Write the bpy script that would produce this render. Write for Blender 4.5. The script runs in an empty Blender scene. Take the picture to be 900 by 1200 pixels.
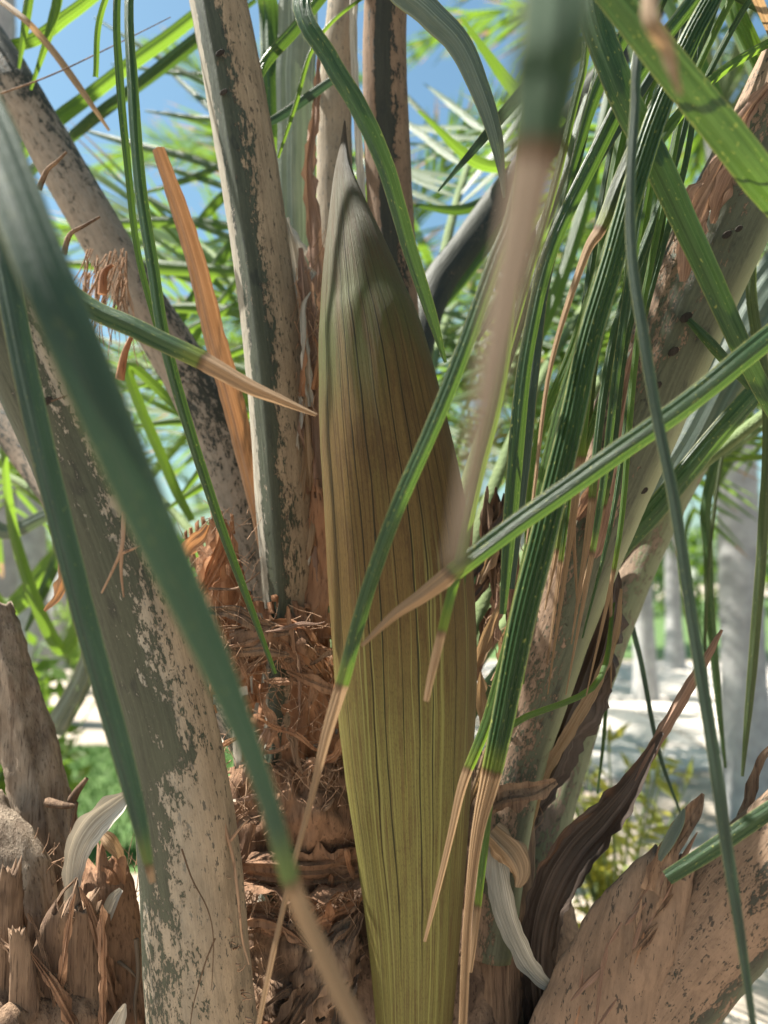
import bpy, math, random
import numpy as np
from mathutils import Vector, Matrix, noise as mnoise

random.seed(7); np.random.seed(7)
scene = bpy.context.scene
C = scene.collection
R = math.radians

# ------------------------------------------------------------------ camera
CAMLOC = np.array((0.0, 0.0, 1.45)); PITCH = R(5.0); FPX = 950.0
cam_data = bpy.data.cameras.new('camera'); cam = bpy.data.objects.new('camera', cam_data)
C.objects.link(cam); scene.camera = cam
cam.location = CAMLOC; cam.rotation_euler = (R(90) + PITCH, 0, 0)
cam_data.sensor_fit = 'VERTICAL'; cam_data.sensor_height = 36.0; cam_data.sensor_width = 27.0
cam_data.lens = FPX / 1200 * 36.0
cam_data.clip_start = 0.02; cam_data.clip_end = 2000
cam_data.dof.use_dof = True; cam_data.dof.focus_distance = 0.84; cam_data.dof.aperture_fstop = 3.6
# ------------------------------------------------------------------ sky and sun
SUN = Vector((-0.50, 0.10, 0.86)).normalized()
world = bpy.data.worlds.new('World'); scene.world = world; world.use_nodes = True
wn = world.node_tree.nodes; wl = world.node_tree.links
sky = wn.new('ShaderNodeTexSky'); sky.sky_type = 'NISHITA'; sky.sun_disc = False
sky.sun_elevation = math.asin(SUN.z); sky.sun_rotation = math.atan2(SUN.x, SUN.y)
sky.air_density = 1.25; sky.dust_density = 1.6; sky.ozone_density = 1.0
bgn = wn['Background']; bgn.inputs['Strength'].default_value = 0.052
tint = wn.new('ShaderNodeMix'); tint.data_type = 'RGBA'; tint.blend_type = 'MULTIPLY'; tint.inputs[0].default_value = 1.0; tint.inputs[7].default_value = (.78, 1.0, .97, 1)
wl.new(sky.outputs[0], tint.inputs[6]); wl.new(tint.outputs[2], bgn.inputs['Color'])
sl = bpy.data.lights.new('sun', 'SUN'); sl.energy = 5.0; sl.angle = R(0.5); sl.color = (1.0, 0.97, 0.87)
so = bpy.data.objects.new('sun', sl); C.objects.link(so); so.location = (0, 0, 8)
so.rotation_euler = (-SUN).to_track_quat('-Z', 'Y').to_euler()
vs = scene.view_settings
vs.view_transform = 'Standard'; vs.look = 'None'; vs.gamma = 1.0; vs.exposure = 1.74; vs.use_curve_mapping = False
scene.cycles.use_denoising = True
try: scene.cycles.denoiser = 'OPENIMAGEDENOISE'
except Exception: pass
scene.cycles.max_bounces = 7; scene.cycles.diffuse_bounces = 4; scene.cycles.glossy_bounces = 2; scene.cycles.transparent_max_bounces = 8

# ------------------------------------------------------------------ helpers
cp, sp_ = math.cos(PITCH), math.sin(PITCH)
def P(px, py, d):
    """world point seen at photograph pixel (px, py) at a depth of d metres"""
    x = (px - 450) / FPX * d; y = (600 - py) / FPX * d
    return np.array((x, d * cp - y * sp_, CAMLOC[2] + d * sp_ + y * cp))
def nz(x, y, z=0.0): return mnoise.noise(Vector((x, y, z)))
def unit(v):
    n = np.linalg.norm(v, axis=-1, keepdims=True); return v / np.maximum(n, 1e-9)
def spline(rows, n):
    """Catmull-Rom through the rows; returns samples and their parameter"""
    A = np.array(rows, float); k = len(A)
    t = np.linspace(0, k - 1, n); i = np.minimum(t.astype(int), k - 2); f = (t - i)[:, None]
    p1, p2 = A[i], A[i + 1]
    p0 = np.where((i > 0)[:, None], A[np.maximum(i - 1, 0)], 2 * p1 - p2)
    p3 = np.where((i < k - 2)[:, None], A[np.minimum(i + 2, k - 1)], 2 * p2 - p1)
    r = .5 * (2 * p1 + (p2 - p0) * f + (2 * p0 - 5 * p1 + 4 * p2 - p3) * f ** 2 + (3 * p1 - p0 - 3 * p2 + p3) * f ** 3)
    return r, t
def px_path(ctrl, n):
    """(px, py, depth, width in px) rows -> points, half widths (m), parameter"""
    rows = [list(P(c[0], c[1], c[2])) + [c[3] / FPX * c[2] * .5] for c in ctrl]
    r, t = spline(rows, n)
    return r[:, :3], np.maximum(r[:, 3], .0004), t
def frame(pts, roll=0.0, ref=None):
    T = unit(np.gradient(pts, axis=0))
    V = unit(CAMLOC - pts) if ref is None else np.tile(np.array(ref, float), (len(pts), 1))
    S = unit(np.cross(T, V)); N = unit(np.cross(S, T))
    ro = np.broadcast_to(np.array(roll, float), (len(pts),))[:, None]
    return T, S * np.cos(ro) + N * np.sin(ro), N * np.cos(ro) - S * np.sin(ro)
def mesh_of(name, verts, faces, mat, attrs=None, smooth=True):
    me = bpy.data.meshes.new(name)
    me.from_pydata([tuple(v) for v in verts], [], [tuple(int(i) for i in f) for f in faces])
    if smooth: me.polygons.foreach_set('use_smooth', [True] * len(me.polygons))
    for k, a in (attrs or {}).items():
        at = me.attributes.new(k, 'FLOAT_VECTOR', 'POINT')
        at.data.foreach_set('vector', np.asarray(a, dtype=np.float32).ravel())
    if mat is not None: me.materials.append(mat)
    return me
def link(name, me, parent=None, inv=None):
    o = bpy.data.objects.new(name, me); C.objects.link(o)
    if parent is not None:
        o.parent = parent
        if inv is not None: o.matrix_parent_inverse = inv
    return o
def empty(name, loc, label, cat, group=None):
    o = bpy.data.objects.new(name, None); C.objects.link(o); o.location = loc
    o.empty_display_size = .2; o['label'] = label; o['category'] = cat
    if group: o['group'] = group
    return o
def grid_faces(n, m, closed=False):
    f = []
    for i in range(n - 1):
        for j in range(m if closed else m - 1):
            k = (j + 1) % m
            f.append((i * m + j, i * m + k, (i + 1) * m + k, (i + 1) * m + j))
    return f

# ------------------------------------------------------------------ materials
class NT:
    def __init__(s, name):
        s.m = bpy.data.materials.new(name); s.m.use_nodes = True
        s.t = s.m.node_tree; s.N = s.t.nodes; s.L = s.t.links
        s.out = s.N['Material Output']; s.b = s.N['Principled BSDF']
    def n(s, typ, **kw):
        o = s.N.new(typ)
        for k, v in kw.items(): setattr(o, k, v)
        return o
    def put(s, sock, v):
        if isinstance(v, bpy.types.NodeSocket): s.L.new(v, sock)
        elif v is not None: sock.default_value = (*v, 1) if isinstance(v, tuple) and len(v) == 3 and sock.type == 'RGBA' else v
    def math(s, op, a, b=None, c=None, clamp=False):
        o = s.n('ShaderNodeMath', operation=op, use_clamp=clamp)
        for i, v in enumerate((a, b, c)):
            if v is not None: s.put(o.inputs[i], v)
        return o.outputs[0]
    def mix(s, f, a, b, mode='MIX'):
        o = s.n('ShaderNodeMix', data_type='RGBA', blend_type=mode)
        s.put(o.inputs[0], f); s.put(o.inputs[6], a); s.put(o.inputs[7], b); return o.outputs[2]
    def attr(s, name):
        o = s.n('ShaderNodeAttribute', attribute_name=name); x = s.n('ShaderNodeSeparateXYZ')
        s.L.new(o.outputs['Vector'], x.inputs[0]); return o.outputs['Vector'], x.outputs
    def vec(s, x, y, z=0.0):
        o = s.n('ShaderNodeCombineXYZ')
        for i, v in enumerate((x, y, z)): s.put(o.inputs[i], v)
        return o.outputs[0]
    def noise(s, v, scale, detail=3.0, rough=.55, dist=0.0):
        o = s.n('ShaderNodeTexNoise'); s.put(o.inputs['Vector'], v)
        o.inputs['Scale'].default_value = scale; o.inputs['Detail'].default_value = detail
        o.inputs['Roughness'].default_value = rough; o.inputs['Distortion'].default_value = dist
        return o.outputs['Fac']
    def step(s, v, a, b):
        o = s.n('ShaderNodeMapRange', interpolation_type='SMOOTHSTEP')
        s.put(o.inputs[0], v); s.put(o.inputs[1], a); s.put(o.inputs[2], b); return o.outputs[0]
    def bump(s, h, strength, dist):
        o = s.n('ShaderNodeBump'); o.inputs['Strength'].default_value = strength
        o.inputs['Distance'].default_value = dist; s.L.new(h, o.inputs['Height']); return o.outputs[0]
    def obj(s): return s.n('ShaderNodeTexCoord').outputs['Object']
    def rnd(s): return s.n('ShaderNodeObjectInfo').outputs['Random']

def leaf_mat(name, dark, light, trans, tf=.35, rough=.42, fleck=.75, spec=.32, tip=(.36, .228, .128)):
    m = NT(name); _, a = m.attr('luv'); u, v, dry = a[0], a[1], a[2]
    r = m.rnd(); off = m.math('MULTIPLY', r, 37.0)
    big = m.noise(m.vec(m.math('MULTIPLY', u, 1.2), m.math('MULTIPLY', v, 14), off), 1.0, 4, .6)
    vein = m.noise(m.vec(m.math('MULTIPLY', u, 11), m.math('MULTIPLY', v, 2.0), off), 1.0, 3, .6)
    fl = m.noise(m.vec(m.math('MULTIPLY', u, 5), m.math('MULTIPLY', v, 190), off), 1.0, 2, .5)
    col = m.mix(m.step(big, .3, .72), dark, light)
    col = m.mix(m.math('MULTIPLY', m.step(m.noise(m.vec(m.math('MULTIPLY', u, 30), m.math('MULTIPLY', v, 3), off), 1.0, 3, .6), .5, .66), .35), col, tuple(c * .5 for c in dark))
    col = m.mix(m.math('MULTIPLY', m.step(vein, .50, .70), .55), col, tuple(min(1, c * 1.9 + .012) for c in light))
    au = m.math('ABSOLUTE', u)
    col = m.mix(m.math('MULTIPLY', m.step(m.math('ADD', au, m.math('MULTIPLY', fl, .1)), .93, 1.03), (.6 if fleck > 0 else .0)), col, (.25, .24, .09))
    col = m.mix(m.math('MULTIPLY', m.step(fl, .65, .71), fleck), col, (.26, .27, .07))
    dn = m.math('ADD', dry, m.math('MULTIPLY', m.math('SUBTRACT', vein, .5), .008))
    df = m.step(dn, -.0015, .0025)
    band = m.math('MULTIPLY', m.step(dn, -.003, .0), m.math('SUBTRACT', 1.0, m.step(dn, .002, .007)))
    dcol = m.mix(m.step(vein, .35, .65), tuple(c * .62 for c in tip), tip)
    dcol = m.mix(m.math('MULTIPLY', m.step(big, .5, .8), .6), dcol, (.14, .075, .04))
    backglow = m.math('MULTIPLY', m.step(dn, -.03, -.004), (.45 if fleck > .15 else 0.0))  # backlit yellow-green glow ahead of the dry tip, painted into the colour
    col = m.mix(backglow, col, (.22, .25, .03))
    full = m.mix(df, col, dcol)
    full = m.mix(m.math('MULTIPLY', band, .75), full, (.07, .035, .016))
    m.put(m.b.inputs['Base Color'], full)
    m.put(m.b.inputs['Roughness'], m.math('ADD', rough, m.math('MULTIPLY', df, .25)))
    m.b.inputs['Specular IOR Level'].default_value = spec
    h = m.math('ADD', m.math('MULTIPLY', vein, 1.0), m.math('MULTIPLY', fl, .3))
    nb = m.bump(h, .8, .0016); m.L.new(nb, m.b.inputs['Normal'])
    tr = m.n('ShaderNodeBsdfTranslucent'); m.put(tr.inputs[0], m.mix(df, m.mix(m.step(vein, .4, .7), trans, tuple(c * 1.4 for c in trans)), tuple(min(1, c * 1.3) for c in tip)))
    mx = m.n('ShaderNodeMixShader'); m.put(mx.inputs[0], tf)
    m.L.new(m.b.outputs[0], mx.inputs[1]); m.L.new(tr.outputs[0], mx.inputs[2]); m.L.new(mx.outputs[0], m.out.inputs[0])
    return m.m

def scurf_mat(name, green, tan, pale=(.20, .22, .13)):
    """waxy flaking petiole skin; attribute sc = (scurf amount, pale margin, grey), pc = (across m, along m)"""
    m = NT(name); pc, p = m.attr('pc'); _, s = m.attr('sc')
    v = m.vec(p[0], m.math('MULTIPLY', p[1], .36), p[2])
    n1 = m.noise(v, 24, 3, .55, .3); n2 = m.noise(v, 120, 8, .72); n3 = m.noise(v, 420, 4, .7)
    val = m.math('ADD', m.math('MULTIPLY', n1, .24), m.math('ADD', m.math('MULTIPLY', n2, .44), m.math('MULTIPLY', n3, .32)))
    thr = m.math('SUBTRACT', .635, m.math('MULTIPLY', s[0], .27))
    d = m.math('SUBTRACT', val, thr); mask = m.step(d, -.006, .010)
    streak = m.noise(m.vec(m.math('MULTIPLY', p[0], 60), m.math('MULTIPLY', p[1], 3), p[2]), 4.0, 4, .6)
    g = m.mix(m.step(streak, .3, .7), tuple(c * .62 for c in green), green)
    g = m.mix(m.math('MULTIPLY', m.step(n3, .5, .7), .3), g, tuple(c * 1.6 for c in green))
    g = m.mix(m.math('MULTIPLY', m.step(m.noise(v, 60, 3, .6), .56, .68), .7), g, (.02, .022, .017))
    g = m.mix(s[1], g, pale)
    t = m.mix(m.step(m.noise(v, 40, 5, .65), .3, .7), tuple(c * .70 for c in tan), tan)
    t = m.mix(m.math('MULTIPLY', m.step(n3, .52, .66), .35), t, (.10, .062, .045))
    t = m.mix(m.math('MULTIPLY', m.step(streak, .45, .75), .25), t, tuple(min(1, c * 1.35) for c in tan))
    t = m.mix(m.math('MULTIPLY', m.step(m.noise(v, 210, 5, .6), .60, .64), .85), t, (.035, .03, .024))
    t = m.mix(m.math('MULTIPLY', m.step(m.noise(m.vec(m.math('MULTIPLY', p[0], 26), m.math('MULTIPLY', p[1], 5), p[2]), 3.0, 6, .7), .5, .64), .5), t, tuple(c * .45 for c in tan))
    t = m.mix(m.math('MULTIPLY', s[2], .75), t, m.mix(m.step(n2, .3, .7), (.21, .195, .16), (.35, .33, .28)))
    m.put(m.b.inputs['Base Color'], m.mix(mask, g, t))
    m.put(m.b.inputs['Roughness'], m.mix(mask, (.60,) * 3, (.9,) * 3)); m.b.inputs['Specular IOR Level'].default_value = .35
    h = m.math('ADD', m.math('MULTIPLY', mask, .6), m.math('ADD', m.math('MULTIPLY', n2, .5), m.math('MULTIPLY', streak, .5)))
    m.L.new(m.bump(h, .8, .003), m.b.inputs['Normal'])
    return m.m

def fibre_mat(name, a, b, dk=(.03, .017, .011), tf=.0, stretch=(1, 1, .12), sc=55, rough=.85):
    m = NT(name); mp = m.n('ShaderNodeMapping'); mp.inputs['Scale'].default_value = stretch
    m.L.new(m.obj(), mp.inputs[0]); v = mp.outputs[0]
    n1 = m.noise(v, sc, 6, .65, .6); n2 = m.noise(v, sc * 6, 4, .6); n3 = m.noise(m.obj(), 9, 4, .6)
    col = m.mix(m.step(n1, .3, .7), b, a); col = m.mix(m.step(n3, .5, .75), col, tuple(c * .55 for c in b))
    col = m.mix(m.math('MULTIPLY', m.step(n2, .54, .68), .7), col, dk)
    m.put(m.b.inputs['Base Color'], col); m.b.inputs['Roughness'].default_value = rough
    m.b.inputs['Specular IOR Level'].default_value = .25
    m.L.new(m.bump(m.math('ADD', n1, m.math('MULTIPLY', n2, .6)), .8, .004), m.b.inputs['Normal'])
    if tf:
        tr = m.n('ShaderNodeBsdfTranslucent'); m.put(tr.inputs[0], m.mix(.5, col, tuple(min(1, c * 1.6) for c in a)))
        mx = m.n('ShaderNodeMixShader'); mx.inputs[0].default_value = tf
        m.L.new(m.b.outputs[0], mx.inputs[1]); m.L.new(tr.outputs[0], mx.inputs[2]); m.L.new(mx.outputs[0], m.out.inputs[0])
    return m.m

M = {}
M['leaf'] = leaf_mat('leaf_green', (.016, .038, .017), (.040, .078, .031), (.11, .20, .02), tf=.22, rough=.38)
M['teal'] = leaf_mat('leaf_sky_teal', (.024, .040, .027), (.042, .066, .046), (.06, .13, .05), tf=.12, rough=.62, fleck=.25)  # teal of the reflected sky put into the leaf colour
M['grey'] = leaf_mat('leaf_underside_sky_grey', (.065, .090, .075), (.11, .135, .11), (.12, .18, .06), tf=.15, rough=.5, fleck=.2)  # pale underside; also carries sky reflection as blade colour
M['dull'] = leaf_mat('leaf_dull_mottled', (.03, .042, .022), (.06, .08, .034), (.14, .2, .03), tf=.2, fleck=.5)
M['bright'] = leaf_mat('leaf_backlit', (.028, .06, .016), (.06, .11, .026), (.22, .36, .03), tf=.36, fleck=.7)  # backlit variant of the green leaf, light put into its colour
M['back'] = leaf_mat('leaf_background', (.020, .045, .016), (.045, .085, .026), (.20, .33, .03), tf=.38, fleck=.3)
M['matte'] = leaf_mat('leaf_matte', (.026, .046, .026), (.040, .066, .036), (.08, .14, .04), tf=.05, fleck=.1, rough=.75, spec=.08, tip=(.33, .25, .185))
M['dry'] = leaf_mat('leaf_dry', (.20, .13, .075), (.34, .235, .15), (.5, .3, .14), tf=.25, rough=.7, fleck=.0, spec=.25)
M['drystick'] = leaf_mat('dry_bract', (.20, .11, .062), (.35, .21, .125), (.5, .22, .08), tf=.2, rough=.7, fleck=.0, spec=.25)
M['darkbract'] = leaf_mat('dark_bract', (.030, .022, .018), (.075, .055, .045), (.12, .05, .02), tf=.08, rough=.55, fleck=.0)
M['palebract'] = leaf_mat('pale_bract', (.30, .265, .22), (.52, .47, .40), (.4, .33, .25), tf=.15, rough=.6, fleck=.0)
M['palesheath'] = leaf_mat('pale_sheath', (.20, .185, .15), (.34, .31, .26), (.3, .25, .18), tf=.12, rough=.7, fleck=.0)
M['peel'] = leaf_mat('peeling_skin', (.17, .10, .07), (.30, .19, .14), (.4, .22, .12), tf=.12, rough=.8, fleck=.0, spec=.2)
M['sheath'] = leaf_mat('young_sheath', (.15, .18, .145), (.24, .27, .22), (.2, .26, .12), tf=.15, fleck=.0)
M['scurf'] = scurf_mat('petiole_scurf', (.060, .066, .042), (.34, .25, .165))
M['scurf_dark'] = scurf_mat('petiole_scurf_olive', (.090, .095, .058), (.29, .195, .135), pale=(.30, .31, .17))
M['scurf_brown'] = scurf_mat('petiole_scurf_brown', (.036, .036, .025), (.235, .155, .105))
M['sheath_grey'] = scurf_mat('sheath_grey_green', (.135, .165, .14), (.30, .25, .20))
M['fibre'] = fibre_mat('fibre_brown', (.33, .185, .11), (.15, .08, .048), tf=.12)
M['fibre_orange'] = fibre_mat('fibre_orange', (.42, .22, .12), (.25, .12, .065), tf=.3)
M['strand'] = fibre_mat('fibre_strand', (.45, .29, .19), (.26, .15, .09), tf=.15, sc=30)
M['wood'] = fibre_mat('dead_petiole', (.26, .165, .105), (.095, .056, .037), stretch=(1, 1, .06), sc=70)
M['woodgrey'] = fibre_mat('dead_petiole_grey', (.34, .265, .20), (.15, .105, .075), stretch=(1, 1, .06), sc=70)
M['scar'] = fibre_mat('leaf_scar', (.05, .038, .03), (.02, .016, .012))
M['earth'] = fibre_mat('trunk_fibre', (.25, .155, .10), (.10, .06, .04), stretch=(1, 1, .5), sc=45)

# ------------------------------------------------------------------ shape builders
def strip(name, ctrl, mat, n=30, m=9, fold=.35, cup=0.0, rib=.032, dry=None, roll=0.0, wave=.0, parent=None, inv=None, split=0.0, label=None, torn=0.0):
    """a leaflet, bract or sheath: a folded and ribbed ribbon swept along its course"""
    pts, hw, t = px_path(ctrl, n)
    T, S, N = frame(pts, roll)
    arc = np.concatenate([[0], np.cumsum(np.linalg.norm(np.diff(pts, axis=0), axis=1))])
    a0 = 9.0 if dry is None else float(np.interp(dry, t, arc))
    us = np.linspace(-1, 1, m); sd = random.uniform(0, 50)
    prof = [rib * ((1 if j % 2 else -1) * random.uniform(.5, 1.5) + random.uniform(-.6, .6)) for j in range(m)]
    grid = []; lv = []
    for i in range(n):
        d = (arc[i] - a0) if dry is not None else -1.0
        f = fold * (1.25 if d > 0 else 1.0)
        sh = math.exp(-max(d, 0) * 6) * .35 + .65
        for j, u in enumerate(us):
            h = -f * abs(u) * hw[i] + cup * (u * u) * hw[i] + prof[j] * hw[i]
            e = 1 + .05 * nz(arc[i] * 45 + sd, u * 2, 9)
            if torn and abs(u) > .6: e = 1 + torn * nz(arc[i] * 60 + sd, u * 3, 4)
            off = wave * hw[i] * nz(arc[i] * 14 + sd, u * 1.1, 1)
            wig = .14 * hw[i] * nz(arc[i] * 9 + sd, 7, 2)
            grid.append(pts[i] + S[i] * (u * hw[i] * e * (sh if d > 0 else 1) + wig) + N[i] * (h + off))
            lv.append((u, arc[i], d))
    verts, luv, faces = [], [], []
    for j in range(m - 1):
        b = len(verts)
        for i in range(n):
            verts += [grid[i * m + j], grid[i * m + j + 1]]; luv += [lv[i * m + j], lv[i * m + j + 1]]
        faces += [(b + 2 * i, b + 2 * i + 1, b + 2 * i + 3, b + 2 * i + 2) for i in range(n - 1)]
    me = mesh_of(name, verts, faces, mat, {'luv': luv})
    o = link(name, me, parent, inv)
    if label: o['label'] = label
    return o

def petiole(name, ctrl, mat, scurf, n=70, m=30, depth=.75, tri=0.0, triang=90, rough=.02, roll=0.0, parent=None, inv=None, label=None, ragged=0.0, ragged_bot=0.0, keel=0.0):
    if name == 'leaf_stub':
        c = ctrl[0]; ctrl = [(c[0] * .5 + 225, 1560, 1.12, c[3] * 1.1)] + list(ctrl); n = n + 20
    pts, hw, t = px_path(ctrl, n)
    T, S, N = frame(pts, roll)
    arc = np.concatenate([[0], np.cumsum(np.linalg.norm(np.diff(pts, axis=0), axis=1))])
    verts, pc, sc = [], [], []; sd = random.uniform(0, 90)
    th = np.linspace(0, 2 * math.pi, m, endpoint=False)
    for i in range(n):
        for j, a in enumerate(th):
            c, s = math.cos(a), math.sin(a)
            r = 1.0
            if tri:
                q = (a - math.radians(triang)) % (2 * math.pi / 3); q = min(q, 2 * math.pi / 3 - q)
                r = 1 - tri * (1 - .5 / max(math.cos(math.pi / 3 - q), .5)) * 1.0
            r += rough * (nz(c * 2 + sd, s * 2, arc[i] * 22) + .5 * nz(c * 5 + sd, s * 5, arc[i] * 70))
            lo = 0.0
            if ragged and i > n - 6: lo = ragged * (i - n + 6) / 6 * (nz(a * 2.1 + sd, 3, 1) + .8 * nz(a * 5.3, sd, 5)) * hw[i] * 2
            if ragged_bot and i < 5: lo = -ragged_bot * (5 - i) / 5 * abs(nz(a * 2.1 + sd, 8, 1)) * hw[i] * 3
            x = c * r * hw[i]; y = s * r * hw[i] * depth
            if keel and s > 0: y += keel * hw[i] * max(0, 1 - abs(c) * 2.2)
            verts.append(pts[i] + S[i] * x + N[i] * y + T[i] * lo)
            uu = c if s > -.2 else (1.0 if c > 0 else -1.0)
            pc.append((a * hw[i], arc[i], sd))
            sc.append(scurf(uu, t[i] / t[-1]))
    f = grid_faces(n, m, True)
    k = len(verts); verts += [pts[0], pts[-1] - T[-1] * (hw[-1] * .8 if ragged else 0)]; pc += [(0, 0, sd), (0, arc[-1], sd)]; sc += [sc[0], sc[-1]]
    f += [(k, (j + 1) % m, j) for j in range(m)] + [(k + 1, (n - 1) * m + j, (n - 1) * m + (j + 1) % m) for j in range(m)]
    me = mesh_of(name, verts, f, mat, {'pc': pc, 'sc': sc})
    o = link(name, me, parent, inv)
    if label: o['label'] = label
    return o

def sheet(name, rows, mat, n=26, m=18, bumpy=.012, rag=.35, thick=.002, parent=None, inv=None, freq=26, label=None):
    """a torn sheath: a patch through rows of (px, py, depth) with a ragged outline"""
    G = np.array([[P(*c) for c in r] for r in rows])
    A = np.stack([spline(G[i], m)[0] for i in range(len(G))])
    B = np.stack([spline(A[:, j], n)[0] for j in range(m)], axis=1)
    sd = random.uniform(0, 80); verts = []
    for i in range(n):
        for j in range(m):
            p = B[i, j]; a = bumpy * (nz(p[0] * freq + sd, p[1] * freq, p[2] * freq * .6) + .5 * nz(p[0] * freq * 3, p[2] * freq * 2 + sd, 2))
            verts.append(p + np.array((.4 * a, -a, .4 * a)))
    faces = []
    for k, q in enumerate(grid_faces(n, m)):
        i, j = k // (m - 1), k % (m - 1)
        e = min(i, n - 2 - i) / n * 2, min(j, m - 2 - j) / m * 2
        ed = min(e)
        if ed < rag and nz(i * .55 + sd, j * .8, 3) > .02 + ed / max(rag, .01) * .75: continue
        faces.append(q)
    o = link(name, mesh_of(name, verts, faces, mat), parent, inv)
    md = o.modifiers.new('thickness', 'SOLIDIFY'); md.thickness = thick; md.offset = 0
    if label: o['label'] = label
    return o

def tubes(name, paths, mat, parent=None, inv=None, sides=4, stuff=False):
    """thin strands: paths = list of (points, radius)"""
    verts, faces = [], []
    for pts, r in paths:
        pts = np.array(pts); n = len(pts); T, S, N = frame(pts, 0, (.3, -.9, .3)); b = len(verts)
        for i in range(n):
            rr = r * (1 - .6 * i / (n - 1))
            for k in range(sides):
                a = 2 * math.pi * k / sides; verts.append(pts[i] + S[i] * rr * math.cos(a) + N[i] * rr * math.sin(a))
        for f in grid_faces(n, sides, True): faces.append(tuple(x + b for x in f))
    o = link(name, mesh_of(name, verts, faces, mat), parent, inv)
    if stuff: o['kind'] = 'stuff'
    return o

# ================================================================== the ground
def ground_mat():
    m = NT('sandy_ground'); v = m.obj()
    a = m.noise(v, 1.3, 5, .6); b = m.noise(v, 22, 5, .65)
    c = m.mix(m.step(a, .35, .65), (.30, .235, .185), (.42, .35, .29)); c = m.mix(m.math('MULTIPLY', m.step(b, .5, .7), .5), c, (.17, .13, .09))
    m.put(m.b.inputs['Base Color'], c); m.b.inputs['Roughness'].default_value = .95
    m.L.new(m.bump(b, .6, .02), m.b.inputs['Normal']); return m.m
def plain_mat(name, a, b, scale, rough=.85, bump=.01):
    m = NT(name); v = m.obj(); n = m.noise(v, scale, 6, .62); n2 = m.noise(v, scale * 7, 4, .6)
    c = m.mix(m.step(n, .3, .7), a, b); c = m.mix(m.math('MULTIPLY', m.step(n2, .5, .75), .35), c, tuple(x * .5 for x in a))
    m.put(m.b.inputs['Base Color'], c); m.b.inputs['Roughness'].default_value = rough
    m.L.new(m.bump(m.math('ADD', n, n2), .5, bump), m.b.inputs['Normal']); return m.m
M['ground'] = ground_mat()
M['turf'] = plain_mat('turf_soil', (.045, .09, .02), (.08, .14, .03), 5)
M['grass'] = plain_mat('grass_blades', (.055, .13, .02), (.10, .20, .035), 3)
M['slab'] = plain_mat('pale_stone', (.46, .41, .37), (.60, .54, .49), 6)
M['palmtrunk'] = plain_mat('palm_trunk_grey', (.27, .26, .26), (.42, .41, .40), 7)
def flat(name, xs, ys, z, mat, nx=2, ny=2):
    X = np.linspace(xs[0], xs[1], nx); Y = np.linspace(ys[0], ys[1], ny)
    v = [(x, y, z) for y in Y for x in X]
    return mesh_of(name, v, grid_faces(ny, nx), mat, smooth=False)
g = link('ground', flat('ground', (-900, 900), (-900, 900), 0, M['ground'])); g['kind'] = 'structure'
lawn = link('lawn', flat('lawn', (-14, -1.1), (4.2, 7.4), .004, M['turf'])); lawn['kind'] = 'structure'
lawn2 = link('lawn', flat('lawn', (-60, 60), (15.5, 70), .004, M['turf'])); lawn2['kind'] = 'structure'
path = link('path', flat('path', (.3, 6.4), (6.0, 15.0), .004, M['ground'])); path['kind'] = 'structure'
# paving slabs, each its own stone
def slab_mesh(w, l, h, b):
    v = [(-w, -l, 0), (w, -l, 0), (w, l, 0), (-w, l, 0), (-w, -l, h - b), (w, -l, h - b), (w, l, h - b), (-w, l, h - b),
         (-w + b, -l + b, h), (w - b, -l + b, h), (w - b, l - b, h), (-w + b, l - b, h)]
    f = [(0, 1, 5, 4), (1, 2, 6, 5), (2, 3, 7, 6), (3, 0, 4, 7), (4, 5, 9, 8), (5, 6, 10, 9), (6, 7, 11, 10), (7, 4, 8, 11), (8, 9, 10, 11)]
    return mesh_of('paving_slab', v, f, M['slab'], smooth=False)
slabs = [slab_mesh(.29, .44, .035, .012), slab_mesh(.27, .42, .03, .015), slab_mesh(.28, .43, .04, .01)]
rs = random.Random(3)
for i in range(10):
    for j in range(9):
        o = link('paving_slab', slabs[rs.randrange(3)], path)
        o.location = (.65 + i * .62 + rs.uniform(-.02, .02), 6.5 + j * .95 + (.3 if i % 2 else 0), .006); o.rotation_euler = (0, 0, rs.uniform(-.03, .03))
# grass on the lawn
def grass(name, area, count, hgt, seed):
    r = np.random.RandomState(seed); v, f = [], []
    for k in range(count):
        x = r.uniform(*area[0]); y = r.uniform(*area[1]); a = r.uniform(0, 6.28); h = hgt * r.uniform(.5, 1.2); w = .006
        dx, dy = math.cos(a), math.sin(a); lean = r.uniform(.1, .6) * h; b = len(v)
        v += [(x - dy * w, y + dx * w, 0), (x + dy * w, y - dx * w, 0), (x + dx * lean, y + dy * lean, h)]; f.append((b, b + 1, b + 2))
    o = link(name, mesh_of(name, v, f, M['grass'], smooth=False)); o['kind'] = 'stuff'; o['label'] = 'short bright green grass of the lawn left of the palm'; o['category'] = 'grass'
grass('lawn_grass', ((-6.5, -1.2), (4.25, 7.35)), 26000, .06, 5)

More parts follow.
